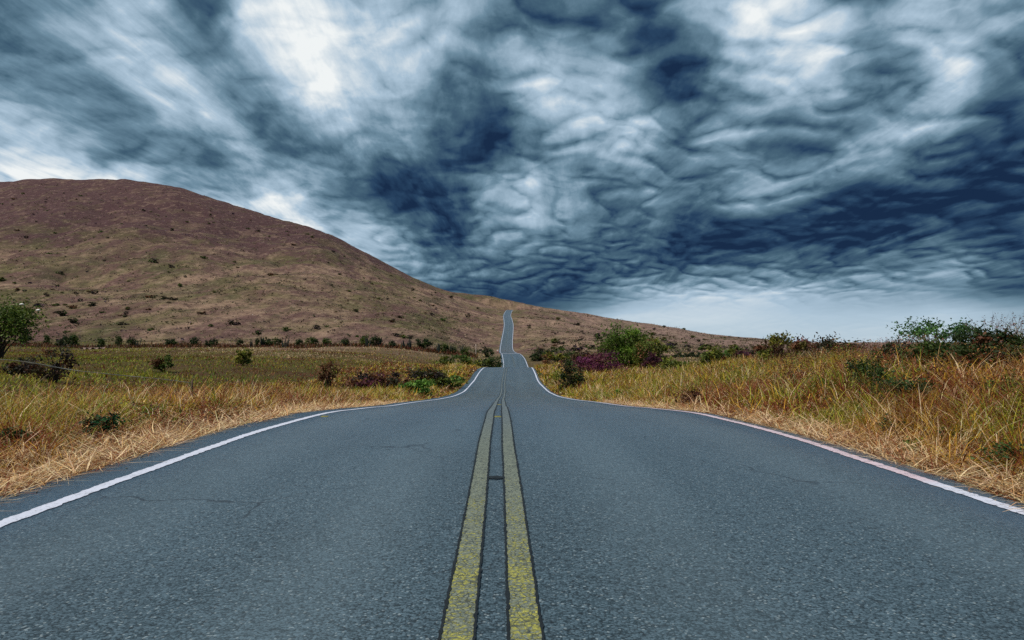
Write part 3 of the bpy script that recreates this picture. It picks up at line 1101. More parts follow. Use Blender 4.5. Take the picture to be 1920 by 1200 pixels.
def crown_parts(w, h, d, clumps, per, leaf, cols, low=.12, top_flat=0.0, stem_r=.03, spread=.2, hollow=.55, twigs=True):
    """Leaf mesh and branch mesh of a shrub standing at the origin."""
    dirs = rand_dir(clumps, -.97 if low < .13 else -.55)
    rad = hollow + (1 - hollow) * rng.random((clumps, 1))
    c = dirs * rad
    c[:, 2] = np.where(c[:, 2] > 0, c[:, 2] * (1 - top_flat), c[:, 2])
    lump = .78 + .44 * rng.random((clumps, 1))
    C = np.stack([c[:, 0] * w / 2, c[:, 1] * d / 2, h * (low + (1 - low) * .5) + c[:, 2] * h * (1 - low) * .5], 1) * np.concatenate([lump, lump, np.ones_like(lump)], 1)
    C[:, 2] *= .86 + .22 * rng.random(clumps)
    sig = spread * np.array([w / 2, d / 2, h * .42])
    pts = C[:, None, :] + rng.normal(size=(clumps, per, 3)) * sig * (.5 + .9 * rng.random((clumps, 1, 1)))
    tone = (.65 + .8 * rng.random(clumps))
    pal = np.asarray(cols, float)
    base = pal[rng.integers(0, len(pal), clumps)]
    colr = np.repeat(base * tone[:, None], per, 0)
    pts = pts.reshape(-1, 3)
    k = pts[:, 2] > .02 * h
    colr = jitter(colr[k], k.sum(), .25, .1)
    lv = leaf_cards(pts[k], np.full(k.sum(), leaf), colr)
    SV, SQ, off = [], [], 0
    nb = min(clumps, 14) if twigs else 0
    stems = max(1, min(5, nb // 3))
    roots = [np.array([(rng.random() - .5) * w * .12, (rng.random() - .5) * d * .12, -.08]) for _ in range(stems)]
    for i in range(nb):
        r0 = roots[i % stems]
        mid = r0 * .6 + np.array([C[i, 0] * .35, C[i, 1] * .35, C[i, 2] * .5])
        p = np.concatenate([bend(r0, mid, 4, .06), bend(mid, C[i] * np.array([1.05, 1.05, 1.03]), 5, .08)[1:]])
        v, q = tube(p, np.linspace(stem_r, stem_r * .18, len(p)), 5)
        SV.append(v); SQ.append(q + off); off += len(v)
    return lv, (np.concatenate(SV), np.concatenate(SQ)) if SV else None


def shrub(name, label, cat, px, Y, wpx, hpx, cols, clumps=26, per=60, leaf=.05, group=None, top_flat=0.0, low=.1,
          spread=.2, stem_r=None, depth=1.0, sink=0.0, hollow=.55, trunk_name='stem', crown_name='foliage'):
    """One shrub placed by where it grows: column in the photograph gives the bearing, Y the distance."""
    x = (px - 960) / F * Y
    w, h = wpx / F * Y, hpx / F * Y
    root = empty(name, (x, Y, float(terrain(x, Y)) - sink))
    tag(root, label, cat, group)
    lv, st = crown_parts(w, h, w * depth, clumps, int(per * (1.5 if low < .13 else 1.1)), leaf, cols, low, top_flat, stem_r or max(.012, h * .022), spread, hollow)
    mesh_np(crown_name, lv[0], lv[1], M_LEAF, cols=lv[2], parent=root)
    if st:
        mesh_np(trunk_name, st[0], st[1], M_BARK, parent=root, smooth=True)
    return root


verge(-1)
verge(1)

G_DK = [(.020, .040, .012), (.030, .055, .014), (.045, .070, .016)]
G_MD = [(.045, .075, .014), (.070, .105, .018), (.095, .125, .022)]
G_BR = [(.07, .15, .025), (.10, .19, .03), (.12, .20, .035)]
G_YL = [(.14, .15, .022), (.20, .19, .030), (.10, .115, .020)]
B_RU = [(.11, .045, .022), (.15, .065, .03), (.085, .04, .02), (.10, .085, .022)]
P_PL = [(.075, .018, .042), (.095, .024, .042), (.05, .014, .036), (.09, .032, .026)]
P_VI = [(.045, .016, .085), (.055, .022, .11), (.035, .02, .06)]
T_DK = [(.030, .030, .016), (.045, .040, .018), (.028, .022, .020)]

# ---- left side, near to far
shrub('leafy_vine', 'glossy dark green creeper sprawling over the dry grass on the left verge', 'vine', 186, 7.4, 66, 66, [(.012, .060, .016), (.020, .085, .022), (.010, .04, .014)], 26, 26, .021, low=.1, spread=.25, depth=.8, hollow=.2, stem_r=.004)
shrub('broad_leaved_weed', 'dark green broad-leaved weed half hidden in the grass at the left border', 'weed', 30, 6.6, 60, 52, [(.02, .07, .02), (.03, .09, .02)], 18, 22, .024, low=.05, stem_r=.004)
shrub('scrawny_shrub', 'scrawny dark shrub standing in the field behind the wire', 'shrub', 100, 24, 78, 70, T_DK + B_RU[:1], 22, 40, .055, hollow=.7, spread=.17)
shrub('low_shrub', 'low rusty brown shrub just right of the scrawny dark one by the wire', 'shrub', 44, 27, 46, 36, B_RU + T_DK, 16, 40, .06, spread=.22)
shrub('low_shrub', 'small green shrub with rust twigs alone in the olive field', 'shrub', 305, 48, 34, 32, G_MD + B_RU[:2], 16, 36, .09)
shrub('low_shrub', 'yellow green round shrub in the field right of the lone green one', 'shrub', 455, 60, 34, 30, G_YL, 16, 36, .11)
shrub('low_shrub', 'reddish twiggy shrub rising from the rust coloured growth in mid field', 'shrub', 618, 42, 44, 50, B_RU, 16, 40, .07, hollow=.75, spread=.18)
shrub('dark_bush', 'dark plum coloured bush behind the left verge, leftmost of the pair', 'bush', 690, 37, 74, 44, P_PL[:2] + B_RU + T_DK[2:], 24, 50, .085, low=.02)
shrub('dark_bush', 'dark plum coloured bush beside the bright green one on the left', 'bush', 742, 40, 60, 42, P_PL[2:] + T_DK + B_RU[:2], 22, 50, .085, low=.02)
shrub('green_bush', 'bright green bush beside the road dip on the left', 'bush', 776, 38, 58, 34, G_BR, 26, 55, .085, low=.02)
shrub('olive_bush', 'tall olive brown bush just behind the bright green bush', 'bush', 806, 50, 66, 46, G_YL + T_DK + B_RU[:1], 28, 50, .10, low=.03)
shrub('green_bush', 'low green bush right of the olive one along the left verge', 'bush', 845, 52, 60, 26, G_MD + G_BR[:1], 20, 44, .10, low=.02)
shrub('olive_bush', 'yellow green bush on the rise above the green ones', 'bush', 855, 92, 70, 22, G_YL + G_MD[:1], 20, 36, .2, low=.02)
shrub('dark_bush', 'dark green bush where the left verge meets the second crest', 'bush', 926, 108, 34, 26, G_DK + G_MD, 20, 36, .16, low=.02)
shrub('olive_bush', 'olive bush on the rise next to the dark one at the crest', 'bush', 900, 116, 36, 22, G_YL + T_DK, 16, 36, .18, low=.02)

# ---- the flowering tree at the left border
tree = shrub('flowering_tree', 'spreading green tree with two white blossoms at the left border', 'tree', -4, 62, 136, 120, G_MD[1:] + [(.04, .07, .016), (.10, .15, .025), (.13, .18, .03)], 62, 90, .13, top_flat=.1, low=.14, hollow=.4, trunk_name='trunk', crown_name='crown', stem_r=.09)
M_PETAL = mat_plain('white_petals', (.82, .80, .74), .7, 60, .9)
for bx, by in ((41, 571), (72, 582)):
    yy = 60.3
    V, Q = [], []
    for ring, (rr, zz) in enumerate(((.02, .0), (.13, .05), (.19, .13), (.10, .19), (.02, .21))):
        for q_ in range(9):
            a = q_ * 2 * math.pi / 9
            k = rr * (1 + .14 * math.cos(3 * a + ring))
            V.append((k * math.cos(a), k * math.sin(a), zz - .1))
    for ring in range(4):
        for q_ in range(9):
            Q.append((ring * 9 + q_, ring * 9 + (q_ + 1) % 9, ring * 9 + 9 + (q_ + 1) % 9, ring * 9 + 9 + q_))
    fl = mesh_np('blossom', V, np.array(Q), M_PETAL, parent=tree, smooth=True)
    fl.location = (np.array([(bx - 960) / F * yy, yy, EYE + (640 - by) / F * yy]) - np.array(tree.location)).tolist()

# ---- right side
shrub('dark_bush', 'dark round bush with olive tips closest to the road on the right', 'bush', 1066, 47, 52, 60, T_DK + G_YL[:1] + G_DK, 28, 60, .085, low=.0)
shrub('big_bush', 'biggest bush, bright green top over a dark violet hollow, right of the road', 'bush', 1172, 74, 88, 74, G_MD[1:] + [(.10, .20, .022), (.09, .17, .022), (.12, .19, .025)], 60, 110, .13, low=.10, stem_r=.10)
shrub('big_bush', 'olive brown bush with bare twigs leaning against the biggest bush', 'bush', 1216, 70, 66, 62, G_YL + G_MD[1:] + B_RU[1:2], 34, 65, .12, low=.05, hollow=.6)
shrub('flowering_bush', 'magenta flowering bush in front of the biggest bush', 'bush', 1122, 68, 94, 42, P_PL[:2] + [(.15, .024, .080), (.13, .022, .085), (.12, .03, .05)], 34, 60, .11, low=.0)
shrub('flowering_bush', 'small magenta bush on the right flank of the biggest bush', 'bush', 1224, 66, 36, 30, P_PL, 18, 50, .10, low=.0)
shrub('olive_bush', 'mixed rust and green bush between the dark round bush and the road bend', 'bush', 1042, 92, 44, 26, B_RU + G_YL, 20, 40, .15, low=.0)
shrub('olive_bush', 'rusty bush directly left of the magenta flowering bush', 'bush', 1094, 78, 40, 30, B_RU + T_DK, 18, 44, .13, low=.0)
shrub('green_bush', 'low yellow green bush right below the biggest bush', 'bush', 1258, 52, 52, 26, G_YL + G_MD, 18, 44, .10, low=.0)
shrub('round_bush', 'round dark green bush standing alone left of the right-hand bank', 'bush', 1337, 44, 46, 42, G_MD + G_DK + G_YL[:1], 26, 60, .085, low=.04)
shrub('green_bush', 'pale yellow green bush behind the lone round bush', 'bush', 1372, 56, 40, 36, G_YL + G_BR[:1], 18, 44, .11, low=.0)
shrub('rust_bush', 'rusty brown bush on the skyline right of the pale green bush', 'bush', 1398, 52, 44, 38, B_RU + P_PL[:1], 18, 50, .10, low=.0)
shrub('olive_bush', 'broad olive bush breaking the skyline at the start of the right bank', 'bush', 1458, 30, 78, 58, G_YL + B_RU + G_MD[:1], 26, 60, .065, low=.0)
shrub('rust_bush', 'rusty twiggy bush on the skyline, second from the broad olive bush', 'bush', 1568, 24, 84, 54, B_RU + T_DK, 24, 60, .055, low=.0)
shrub('rust_bush', 'rusty twiggy bush on the skyline next to the broad olive bush', 'bush', 1508, 27, 56, 54, B_RU + [(.13, .06, .06)], 20, 56, .055, low=.0, hollow=.75)
shrub('sapling', 'thorny green sapling with a crooked dark trunk on the right bank', 'sapling', 1624, 10.5, 76, 84, G_DK + G_MD[:2], 26, 55, .020, low=.35, top_flat=.3, trunk_name='trunk', stem_r=.014)
shrub('sapling', 'flat-topped feathery sapling in front of the crooked one', 'sapling', 1694, 8.6, 104, 80, G_DK + [(.03, .075, .02)], 24, 55, .017, low=.55, top_flat=.6, trunk_name='trunk', stem_r=.009)
shrub('sapling', 'twisted little sapling on the bank just left of the dark thicket', 'sapling', 1676, 13.5, 60, 62, G_DK + T_DK, 16, 44, .026, low=.4, hollow=.7, trunk_name='trunk', stem_r=.016)
shrub('thicket', 'dark green thicket on the right bank under the flat-crowned tree', 'bush', 1764, 12.5, 104, 64, G_DK + G_MD[:1], 32, 70, .030, low=.1, top_flat=.2)
shrub('thicket', 'dark green thicket at the right end of the bank', 'bush', 1862, 11.0, 124, 92, G_DK + G_MD[:1] + B_RU[:1], 34, 70, .030, low=.05, top_flat=.2)
shrub('flat_crowned_tree', 'bright green flat-crowned tree standing out against the sky on the right', 'tree', 1768, 27, 128, 92, [(.05, .13, .035), (.07, .16, .04), (.035, .09, .03)], 30, 60, .055, low=.62, top_flat=.35, hollow=.7, spread=.15, trunk_name='trunk', crown_name='crown', stem_r=.05)
shrub('leafy_vine', 'green creeper with round leaves low on the right bank at the border', 'vine', 1890, 5.4, 110, 80, [(.02, .065, .018), (.035, .09, .02), (.06, .10, .02)], 22, 18, .019, low=.05, hollow=.3, spread=.3, stem_r=.004)
shrub('broad_leaved_weed', 'small green weed in the straw beside the right white line', 'weed', 1712, 6.3, 60, 40, [(.06, .10, .02), (.10, .13, .025)], 12, 14, .016, low=.1, stem_r=.004)
shrub('broad_leaved_weed', 'green weed under the feathery sapling on the right verge', 'weed', 1672, 7.4, 60, 46, [(.02, .06, .02), (.04, .08, .02)], 14, 18, .018, low=.3, stem_r=.004)
shrub('broad_leaved_weed', 'bright green weed at the foot of the right verge before the dip', 'weed', 1155, 27, 30, 20, [(.10, .20, .03), (.13, .24, .03)], 9, 20, .05, low=.0, sink=-.05)


for lab, px_, y_, w_, h_, cs in (
        ('leafy olive weed on the right bank below the dark end thicket', 1880, 8.2, 90, 60, G_MD + B_RU[:1]),
        ('leafy olive weed on the right bank between the two saplings', 1655, 9.4, 60, 50, G_YL + G_MD),
        ('rusty leafy weed on the right bank above the feathery sapling', 1735, 10.2, 80, 52, B_RU + G_MD[:1]),
        ('yellow green leafy weed half way along the right bank', 1560, 12.0, 70, 42, G_YL),
        ('rust and green weed left of half way along the right bank', 1490, 15.0, 60, 40, B_RU + G_YL),
        ('dark leafy weed low on the right verge near the pink line', 1790, 6.6, 80, 56, G_DK + G_YL[:1]),
        ('dark red weed at the foot of the right verge before the dip', 1300, 14.0, 60, 44, P_PL[3:] + B_RU)):
    shrub('leafy_weed', lab, 'weed', px_, y_, w_, h_, cs, 20, 24, .0021 * y_ + .002, low=.05, hollow=.3, spread=.28, stem_r=.004)


# ---- seed heads and plumes along the crest of the right bank
def plumes():
    pile = Pile()
    for n, y0, y1, p0, p1, L, colr in ((260, 14, 24, 1610, 1745, .36, (.25, .15, .15)), (110, 11, 17, 1830, 1935, .55, (.15, .085, .085)),
                                       (300, 18, 32, 1450, 1640, .36, (.19, .09, .06))):
        px = p0 + (p1 - p0) * rng.random(n); y = y0 + (y1 - y0) * rng.random(n)
        x = (px - 960) / F * y
        z = terrain(x, y)
        m = n
        up = .25 + .25 * rng.random(m)
        col = jitter(np.array(colr), m, .3)
        stem = blades(np.stack([x, y, z], 1), up + L, np.full(m, .009), rng.random(m) * 6.28, .05 + .25 * rng.random(m), .1 + .4 * rng.random(m), col, 3)
        pile.add(*stem)
        tips = stem[0].reshape(m, -1, 3)[:, -3:, :].mean(1)
        c = np.repeat(tips, 7, 0) + rng.normal(size=(m * 7, 3)) * np.array([.012, .012, .05])
        v, t, cc = leaf_cards(c, np.full(len(c), .012), jitter(np.repeat(col, 7, 0), len(c), .3))
        # as quads so that all faces have one size
        k = np.arange(len(c))[:, None] * 4 + np.array([[0, 1, 2, 3]])
        pile.add(v, k, cc)
    o = pile.build('seed_grass', M_GRASS)
    tag(o, 'thin rusty seed heads standing along the crest of the right bank', 'grass', kind='stuff')


plumes()


# ================================================================== cactus and bush row at the foot of the hill
M_CACT = mat_plain('cactus_skin', (.035, .045, .040), .7, 8)


def cactus_mesh():
    SV, SQ, off = [], [], 0
    for _ in range(int(rng.integers(6, 11))):
        x0, y0 = (rng.random(2) - .5) * np.array([2.2, 1.0])
        h = 1.6 + 1.9 * rng.random()
        p = bend((x0 * .6, y0 * .6, -.2), (x0 + (rng.random() - .5) * .3, y0, h), 5, .03)
        v, q = tube(p, [.16, .17, .16, .14, .03], 6)
        SV.append(v); SQ.append(q + off); off += len(v)
    return np.concatenate(SV), np.concatenate(SQ)


def copy_tree(o, parent=None):
    c = o.copy()
    COL.objects.link(c)
    c.parent = parent
    for ch in o.children:
        copy_tree(ch, c)
    return c


def row_at_foot():
    def spot(px, Y):
        x = (px - 960) / F * Y
        return (x, Y, float(terrain(x, Y)))
    # bushes: three individuals, then copies of them
    protos = []
    for k in range(3):
        r = shrub('field_bush', 'dark green bush in the row at the foot of the hill', 'bush', 100, 190, 22, 20, [G_DK, G_DK + G_MD, T_DK + G_DK][k], 18, 40, .19,
                  low=.0, depth=1.0)
        protos.append(r)
    spots = [(46, 26, 22), (88, 14, 20), (112, 16, 20), (124, 20, 26), (139, 20, 24), (190, 18, 22), (223, 16, 20), (248, 20, 22), (320, 24, 18), (363, 18, 20),
             (392, 16, 18), (403, 12, 16), (449, 14, 18), (482, 10, 20), (500, 24, 18), (520, 20, 16), (560, 16, 18), (585, 30, 16), (612, 24, 16), (648, 18, 18),
             (683, 22, 20), (702, 24, 24), (737, 16, 16), (795, 30, 24), (833, 24, 18), (850, 14, 16), (872, 20, 16), (916, 22, 22),
             (1003, 22, 18), (1015, 28, 22), (1030, 26, 22), (1046, 26, 18), (1070, 36, 16), (1100, 28, 16), (1274, 30, 16), (1300, 26, 16), (1330, 26, 14), (1385, 30, 16), (1420, 30, 18)]
    used = set()
    for i, (px, wp, hp) in enumerate(spots):
        k = int(rng.integers(0, 3))
        Y = 186 + 12 * rng.random() if px < 930 else 172 + 14 * rng.random()
        if k not in used:
            o = protos[k]; used.add(k)
        else:
            o = copy_tree(protos[k])
        o.location = spot(px, Y)
        sx, sz = .88 * wp * Y / (22 * 190), .9 * hp * Y / (20 * 190)
        o.scale = (sx, sx, sz)
        o.rotation_euler = (0, 0, rng.random() * 6.28)
        right = px > 930
        nth = i - 28 if right else i
        word = ['first', 'second', 'third', 'fourth', 'fifth', 'sixth', 'seventh', 'eighth', 'ninth', 'tenth', 'eleventh', 'twelfth', 'thirteenth', 'fourteenth',
                'fifteenth', 'sixteenth', 'seventeenth', 'eighteenth', 'nineteenth', 'twentieth', 'twenty-first', 'twenty-second', 'twenty-third', 'twenty-fourth',
                'twenty-fifth', 'twenty-sixth', 'twenty-seventh', 'twenty-eighth'][nth]
        o['label'] = ('dark shrub in the belt below the right-hand slope, %s from the road' % word if right
                      else 'dark green bush at the foot of the hill, %s from the flowering tree' % word)
        o['group'] = 'shrubs below the slope right of the road' if right else 'bushes in the row at the foot of the hill'
    for k in range(3):
        if k not in used:
            for ch in list(protos[k].children):
                bpy.data.objects.remove(ch)
            bpy.data.objects.remove(protos[k])
    for i, px in enumerate((258, 470, 492, 534, 690, 712, 757, 768, 822, 846, 866)):
        Y = 184 + 8 * rng.random()
        if i < 3:
            v, q = cactus_mesh()
            o = mesh_np('cactus_clump', v, q, M_CACT, smooth=True)
        else:
            o = src[i % 3].copy()
            COL.objects.link(o)
        if i == 0:
            src = []
        if i < 3:
            src.append(o)
        o.location = spot(px, Y)
        sc = .7 + .3 * rng.random()
        o.scale = (sc, sc, sc)
        o.rotation_euler = (0, 0, rng.random() * 6.28)
        nth = ['first', 'second', 'third', 'fourth', 'fifth', 'sixth', 'seventh', 'eighth', 'ninth', 'tenth', 'eleventh'][i]
        tag(o, 'dark upright cactus clump at the foot of the hill, %s from the left' % nth, 'cactus', 'cactus clumps at the foot of the hill')


row_at_foot()


# ================================================================== scrub on the hillside
def hill_shrubs():
    protos = []
    for k in range(6):
        lv, _ = crown_parts(3.2, 2.1, 3.0, 12, 16, .38, [G_MD[:1] + T_DK, T_DK + [(.07, .045, .045)], G_MD[:2], T_DK + B_RU, P_VI + T_DK, G_MD + B_RU[3:]][k], low=.0, twigs=False, spread=.22)
        protos.append(lv)
    meshes = []
    n, tries = 0, 0
    first = {}
    cand = []
    while len(cand) < 300 and tries < 6000:
        tries += 1
        px = rng.random() * 1460 - 30
        u = rng.random()
        Y = 232 + (ridge_d(px) - 310) * u ** 2.3
        x = (px - 960) / F * Y
        if abs(x - road_x(Y)) < 8:
            continue
        dens = 2.6 * max(0.0, float(fbm(x / 45, Y / 75, 83, 3)) - .40)
        if rng.random() > dens + .06:
            continue
        cand.append((px, x, float(Y)))
    for px, x, Y in cand:
        k = int(rng.integers(0, 6))
        if k == 4 and rng.random() < .6:
            k = 1
        if k not in first:
            o = mesh_np('hillside_shrub', protos[k][0], protos[k][1], M_LEAF, cols=protos[k][2])
            first[k] = o
        else:
            o = first[k].copy()
            COL.objects.link(o)
        o.location = (x, Y, float(terrain(x, Y)) - .1)
        s = .36 + .70 * rng.random() ** 2.4 + Y / 2600
        o.scale = (s * (1 + .5 * rng.random()), s, s * (.7 + .4 * rng.random()))
        o.rotation_euler = (0, 0, rng.random() * 6.28)
        kind = ['dark green', 'dark brown', 'green', 'rusty brown', 'dark violet', 'olive green'][k]
        if px > 955:
            where = ('low on the slope just right of the road', 'far along the slope right of the road')[px > 1140]
        else:
            f = (Y - FOOT) / (float(ridge_d(px)) - FOOT)
            where = ('at the foot of', 'low on', 'half way up', 'high on')[int(f > .1) + int(f > .28) + int(f > .55)]
            where += ' the big hill, ' + ('near the left border', 'left of its middle', 'right of its middle', 'close to the road')[int(px > 240) + int(px > 480) + int(px > 720)]
        tag(o, 'small %s shrub %s' % (kind, where), 'shrub', '%s shrubs %s' % (kind, where))


hill_shrubs()


def hill_scrub():
    """Tussocks and dwarf scrub, too many to count, that give the slope its grain."""
    pile = Pile()
    for n, s0, s1, H, wd in ((19000, 0, .45, .42, .60), (17000, .15, 1.0, .55, 1.1)):
        px = -60 + 1620 * rng.random(n)
        R = ridge_d(px)
        Y = FOOT + 4 + (R - FOOT) * (s0 + (s1 - s0) * rng.random(n))
        x = (px - 960) / F * Y
        k = (np.abs(x - road_x(Y)) > 6.5) & (rng.random(n) < .35 + .9 * fbm(x / 22, Y / 40, 91, 3))
        x, Y = x[k], Y[k]
        m = len(x)
        z = terrain(x, Y)
        a = fbm(x / 55.0, Y / 110.0, 95, 4)
        b = fbm(x / 18.0, Y / 50.0, 97, 3)
        up = sstep(60, 170, z)
        w = np.stack([.55 + .7 * sstep(.5, .38, b) - .45 * up, .6 + .2 * up, .5 + .9 * up, .5 * (1 - up) + 1.6 * sstep(.52, .62, a) * (1 - up), .35 + .8 * sstep(.54, .64, b)], 1)
        col = jitter(pick(w, [(.32, .225, .155), (.20, .128, .090), (.105, .060, .056), (.092, .088, .038), (.062, .040, .038)]), m, .25)
        pile.add(*blades(np.stack([x, Y, z - .1], 1), H * (.4 + 1.1 * rng.random(m)), wd * (.6 + 1.2 * rng.random(m)), rng.random(m) * 6.28,
                         .4 + .8 * rng.random(m), .5 + .9 * rng.random(m), col, 2))
    # dwarf bushes
    n = 9000
    px = -60 + 1560 * rng.random(n)
    R = ridge_d(px)
    Y = FOOT + 6 + (R - FOOT - 40) * rng.random(n) ** 1.5
    x = (px - 960) / F * Y
    dn = fbm(x / 38, Y / 70, 83, 3)
    k = (np.abs(x - road_x(Y)) > 9) & (rng.random(n) < -.35 + 1.9 * dn)
    x, Y, dn = x[k], Y[k], dn[k]
    m = len(x)
    s = (.35 + .65 * rng.random(m) ** 2) * (1 + Y / 900)
    per = 9
    c = np.repeat(np.stack([x, Y, terrain(x, Y)], 1), per, 0) + rng.normal(size=(m * per, 3)) * np.repeat(s, per)[:, None] * np.array([.75, .6, .30]) + np.repeat(s, per)[:, None] * np.array([0, 0, .32])
    col = pick(np.tile([1.0, .9, .8, .6, .25], (m, 1)), [(.050, .055, .022), (.070, .070, .026), (.060, .040, .032), (.095, .085, .034), (.050, .028, .055)])
    col = jitter(np.repeat(col, per, 0), m * per, .3)
    v, t_, cc = leaf_cards(c, np.repeat(s, per) * .34, col)
    pile.add(v, np.arange(m * per)[:, None] * 4 + np.array([[0, 1, 2, 3]]), cc)
    o = pile.build('hillside_scrub', M_GRASS)
    tag(o, 'brown tussocks and dwarf scrub covering the slopes', 'scrub', kind='stuff')
    print('scrub', sum(len(q) for q in pile.Q) * 2)


hill_scrub()

# ================================================================== wire fence, posts, person
M_WIRE = mat_plain('galvanised_wire', (.42, .40, .36), .6, 40, .7)
M_POST = mat_plain('grey_wood', (.11, .075, .05), .9, 25)


def wire_fence():
    root = empty('wire_fence', (-6.5, 8.6, float(terrain(-6.5, 8.6))))
    tag(root, 'single slack fence wire crossing the field grass at the left border', 'fence')
    loc = np.array(root.location)
    P = [(-6.1, 4.2, .95), (-6.45, 8.65, .768), (-6.5, 10.3, .55), (-6.5, 12.6, .305), (-6.55, 13.9, .16)]
    ys = np.linspace(4.2, 13.9, 60)
    fx, fz = hermite([p[1] for p in P], [p[0] for p in P]), hermite([p[1] for p in P], [p[2] for p in P])
    for s in (0, 1):
        ph = ys * 40 + s * math.pi
        pts = np.stack([fx(ys) + .004 * np.cos(ph), ys, fz(ys) + .004 * np.sin(ph)], 1) - loc
        v, q = tube(pts, np.full(len(ys), .0038), 5)
        mesh_np('wire', v, q, M_WIRE, parent=root, smooth=True)
    for (x, y, top) in ((-6.1, 4.2, 1.05), (-6.55, 13.95, .22)):
        b = float(terrain(x, y)) - .3
        p = bend((x, y, b), (x + .02, y, top), 5, .015) - loc
        v, q = tube(p, [.028, .028, .026, .026, .022], 8)
        n = len(v)
        mesh_np('post', v, [q, np.array([list(range(n - 8, n))])], M_POST, parent=root, smooth=False)


wire_fence()


def post(label, px, Y, h, r, colr, name):
    x = (px - 960) / F * Y
    m = mat_plain(name + '_paint', colr, .8, 12, .8)
    p = bend((0, 0, -.2), (.03, 0, h), 5, .006)
    v, q = tube(p, [r, r, r * .95, r * .9, r * .85], 8)
    n = len(v)
    o = mesh_np(name, v, [q, np.array([list(range(n - 8, n))])], m)
    o.location = (x, Y, float(terrain(x, Y)))
    tag(o, label, 'post')


post('thin pale pole standing in the dark scrub left of the road', 892, 205, 3.0, .10, (.55, .45, .40), 'pole')
post('short white marker post beside the walking person', 922, 200, 1.3, .09, (.72, .70, .70), 'marker_post')


def person():
    Y = 221.0
    x = (933 - 960) / F * Y
    gz = float(terrain(x, Y))
    H = 1.78
    J = {  # joint: (x, y, z) facing away up the road, mid-stride
        'pel': (0, 0, .95), 'spi': (0, .01, 1.18), 'che': (0, .02, 1.38), 'nec': (0, .02, 1.50), 'hea': (0, .03, 1.60), 'top': (0, .03, 1.74),
        'lh': (-.10, 0, .90), 'lk': (-.11, .10, .50), 'la': (-.11, .05, .08), 'lt': (-.12, .22, .04),
        'rh': (.10, 0, .90), 'rk': (.11, .02, .49), 'ra': (.11, -.22, .12), 'rt': (.12, -.08, .03),
        'ls': (-.19, .02, 1.42), 'le': (-.25, -.06, 1.14), 'lw': (-.24, .02, .90), 'lf': (-.24, .06, .80),
        'rs': (.19, .02, 1.42), 're': (.25, .04, 1.14), 'rw': (.24, .20, .94), 'rf': (.24, .24, .85)}
    R = {'pel': .15, 'spi': .13, 'che': .15, 'nec': .058, 'hea': .095, 'top': .08, 'lh': .10, 'rh': .10, 'lk': .066, 'rk': .066, 'la': .045, 'ra': .045, 'lt': .035, 'rt': .035,
         'ls': .065, 'rs': .065, 'le': .045, 're': .045, 'lw': .034, 'rw': .034, 'lf': .038, 'rf': .038}
    E = [('pel', 'spi'), ('spi', 'che'), ('che', 'nec'), ('nec', 'hea'), ('hea', 'top'), ('pel', 'lh'), ('lh', 'lk'), ('lk', 'la'), ('la', 'lt'),
         ('pel', 'rh'), ('rh', 'rk'), ('rk', 'ra'), ('ra', 'rt'), ('che', 'ls'), ('ls', 'le'), ('le', 'lw'), ('lw', 'lf'),
         ('che', 'rs'), ('rs', 're'), ('re', 'rw'), ('rw', 'rf')]

    def skin(name, keys, grow, mat, parent=None, root_key='pel'):
        ks = [k for k in J if k in keys]
        me = bpy.data.meshes.new(name)
        me.from_pydata([J[k] for k in ks], [(ks.index(a), ks.index(b)) for a, b in E if a in ks and b in ks], [])
        o = bpy.data.objects.new(name, me)
        link(o, parent)
        md = o.modifiers.new('skin', 'SKIN')
        for i, k in enumerate(ks):
            r = R[k] + grow
            me.skin_vertices[0].data[i].radius = (r, r * (.75 if k in ('pel', 'spi', 'che') else 1))
            me.skin_vertices[0].data[i].use_root = (k == root_key)
        sb = o.modifiers.new('sub', 'SUBSURF'); sb.levels = 1; sb.render_levels = 1
        me.materials.append(mat)
        return o
    m_skin = mat_plain('skin', (.36, .20, .14), .6, 30, .9)
    m_shirt = mat_plain('white_cloth', (.75, .66, .68), .9, 30, .9)
    m_short = mat_plain('pink_cloth', (.55, .25, .28), .9, 30, .9)
    m_hair = mat_plain('dark_hair', (.02, .014, .012), .7, 60)
    body = skin('person', set(J), 0, m_skin)
    body.location = (x, Y, gz)
    tag(body, 'person in a pale top and pink shorts walking up the left roadside', 'person')
    skin('shirt', {'pel', 'spi', 'che', 'ls', 'rs', 'le', 're'}, .018, m_shirt, body)
    skin('shorts', {'pel', 'lh', 'rh', 'lk', 'rk'}, .02, m_short, body)
    skin('hair', {'hea', 'top'}, .018, m_hair, body, 'hea')


person()

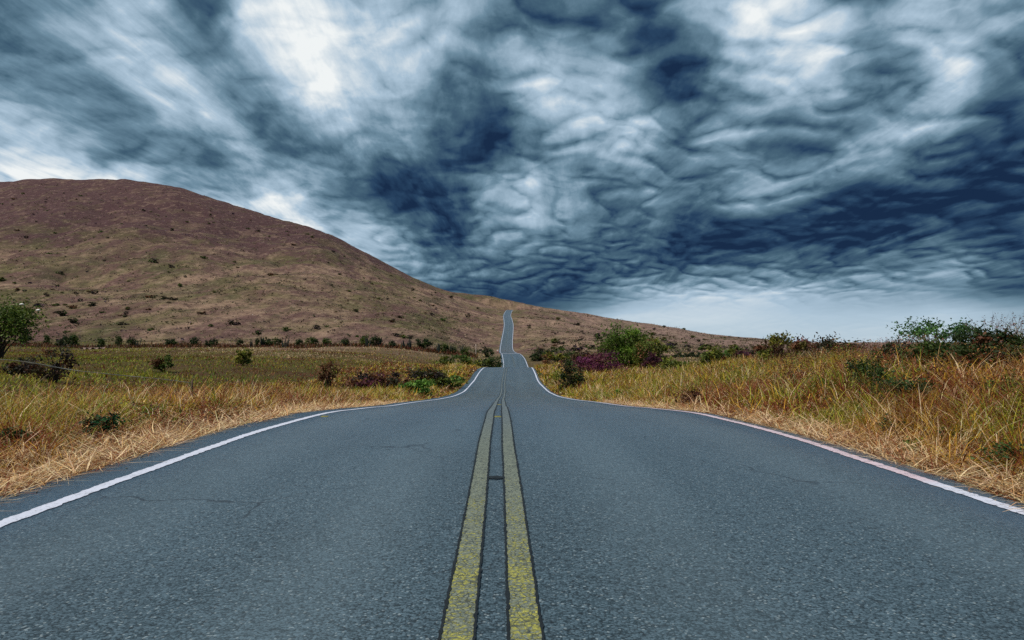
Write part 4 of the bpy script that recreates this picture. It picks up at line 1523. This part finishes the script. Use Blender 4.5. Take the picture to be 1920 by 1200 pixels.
# a strip of bare pale earth at the far edge of the left field
def bare_earth():
    pts = []
    n = 24
    for k in range(n):
        px = 153 + 44 * k / (n - 1)
        Y = 150.0 + 2 * math.sin(k)
        x = (px - 960) / F * Y
        hw = .8 * math.sin(math.pi * (k + .4) / n) * (1 + .5 * (rng.random() - .5))
        pts += [(x, Y - hw, float(terrain(x, Y - hw)) + .5), (x, Y, float(terrain(x, Y)) + .85), (x, Y + hw, float(terrain(x, Y + hw)) + .5)]
    k = np.arange(n - 1) * 3
    Q = np.concatenate([np.stack([k, k + 3, k + 4, k + 1], 1), np.stack([k + 1, k + 4, k + 5, k + 2], 1)])
    o = mesh_np('bare_earth', pts, Q, mat_plain('pale_earth', (.22, .155, .13), .95, 2), smooth=True)
    tag(o, 'pale strip of bare earth at the far edge of the left field', kind='structure')


bare_earth()


def gravel():
    """Loose stones and crumbs of tarmac along both asphalt edges."""
    pile = Pile()
    oct_v = np.array([(1, 0, 0), (-1, 0, 0), (0, 1, 0), (0, -1, 0), (0, 0, .8), (0, 0, -.5)], float)
    oct_f = np.array([(0, 2, 4), (2, 1, 4), (1, 3, 4), (3, 0, 4), (2, 0, 5), (1, 2, 5), (3, 1, 5), (0, 3, 5)])
    for side in (-1, 1):
        n = 2600
        x, y, lat = scatter(n, 2.4, 16, -.30, .35, side, 1.3)
        k = rng.random(n) < np.exp(-((lat - .02) / .14) ** 2)
        x, y = x[k], y[k]
        m = len(x)
        t = x - road_x(y)
        zr = road_z(y) + crown(t) + .002
        inside = (t > LEFT_W - .42) & (t < RIGHT_W + .12)
        z = np.where(inside, zr, np.maximum(terrain(x, y), zr - .06) + .004)
        s = .003 + .010 * rng.random(m) ** 3
        a = rng.random(m) * 6.28
        V = oct_v[None] * (s[:, None, None] * (.7 + .6 * rng.random((m, 6, 3))))
        R = np.stack([V[..., 0] * np.cos(a)[:, None] - V[..., 1] * np.sin(a)[:, None], V[..., 0] * np.sin(a)[:, None] + V[..., 1] * np.cos(a)[:, None], V[..., 2]], -1)
        R += np.stack([x, y, z + s * .4], 1)[:, None, :]
        T = (np.arange(m) * 6)[:, None, None] + oct_f[None]
        col = jitter(pick(np.tile([1.0, 1.0, .6], (m, 1)), [(.16, .16, .16), (.30, .25, .20), (.07, .08, .09)]), m, .3)
        pile.add(R.reshape(-1, 3), T.reshape(-1, 3), np.repeat(col, 6, 0))
    m_ = NT('loose_stone')
    at = m_.node('ShaderNodeAttribute', attribute_name='col')
    m_.set('Base Color', at.outputs['Color'])
    m_.set('Roughness', .9)
    o = pile.build('gravel', m_.m)
    tag(o, 'loose grit and crumbs of tarmac along the asphalt edges', 'gravel', kind='stuff')


gravel()
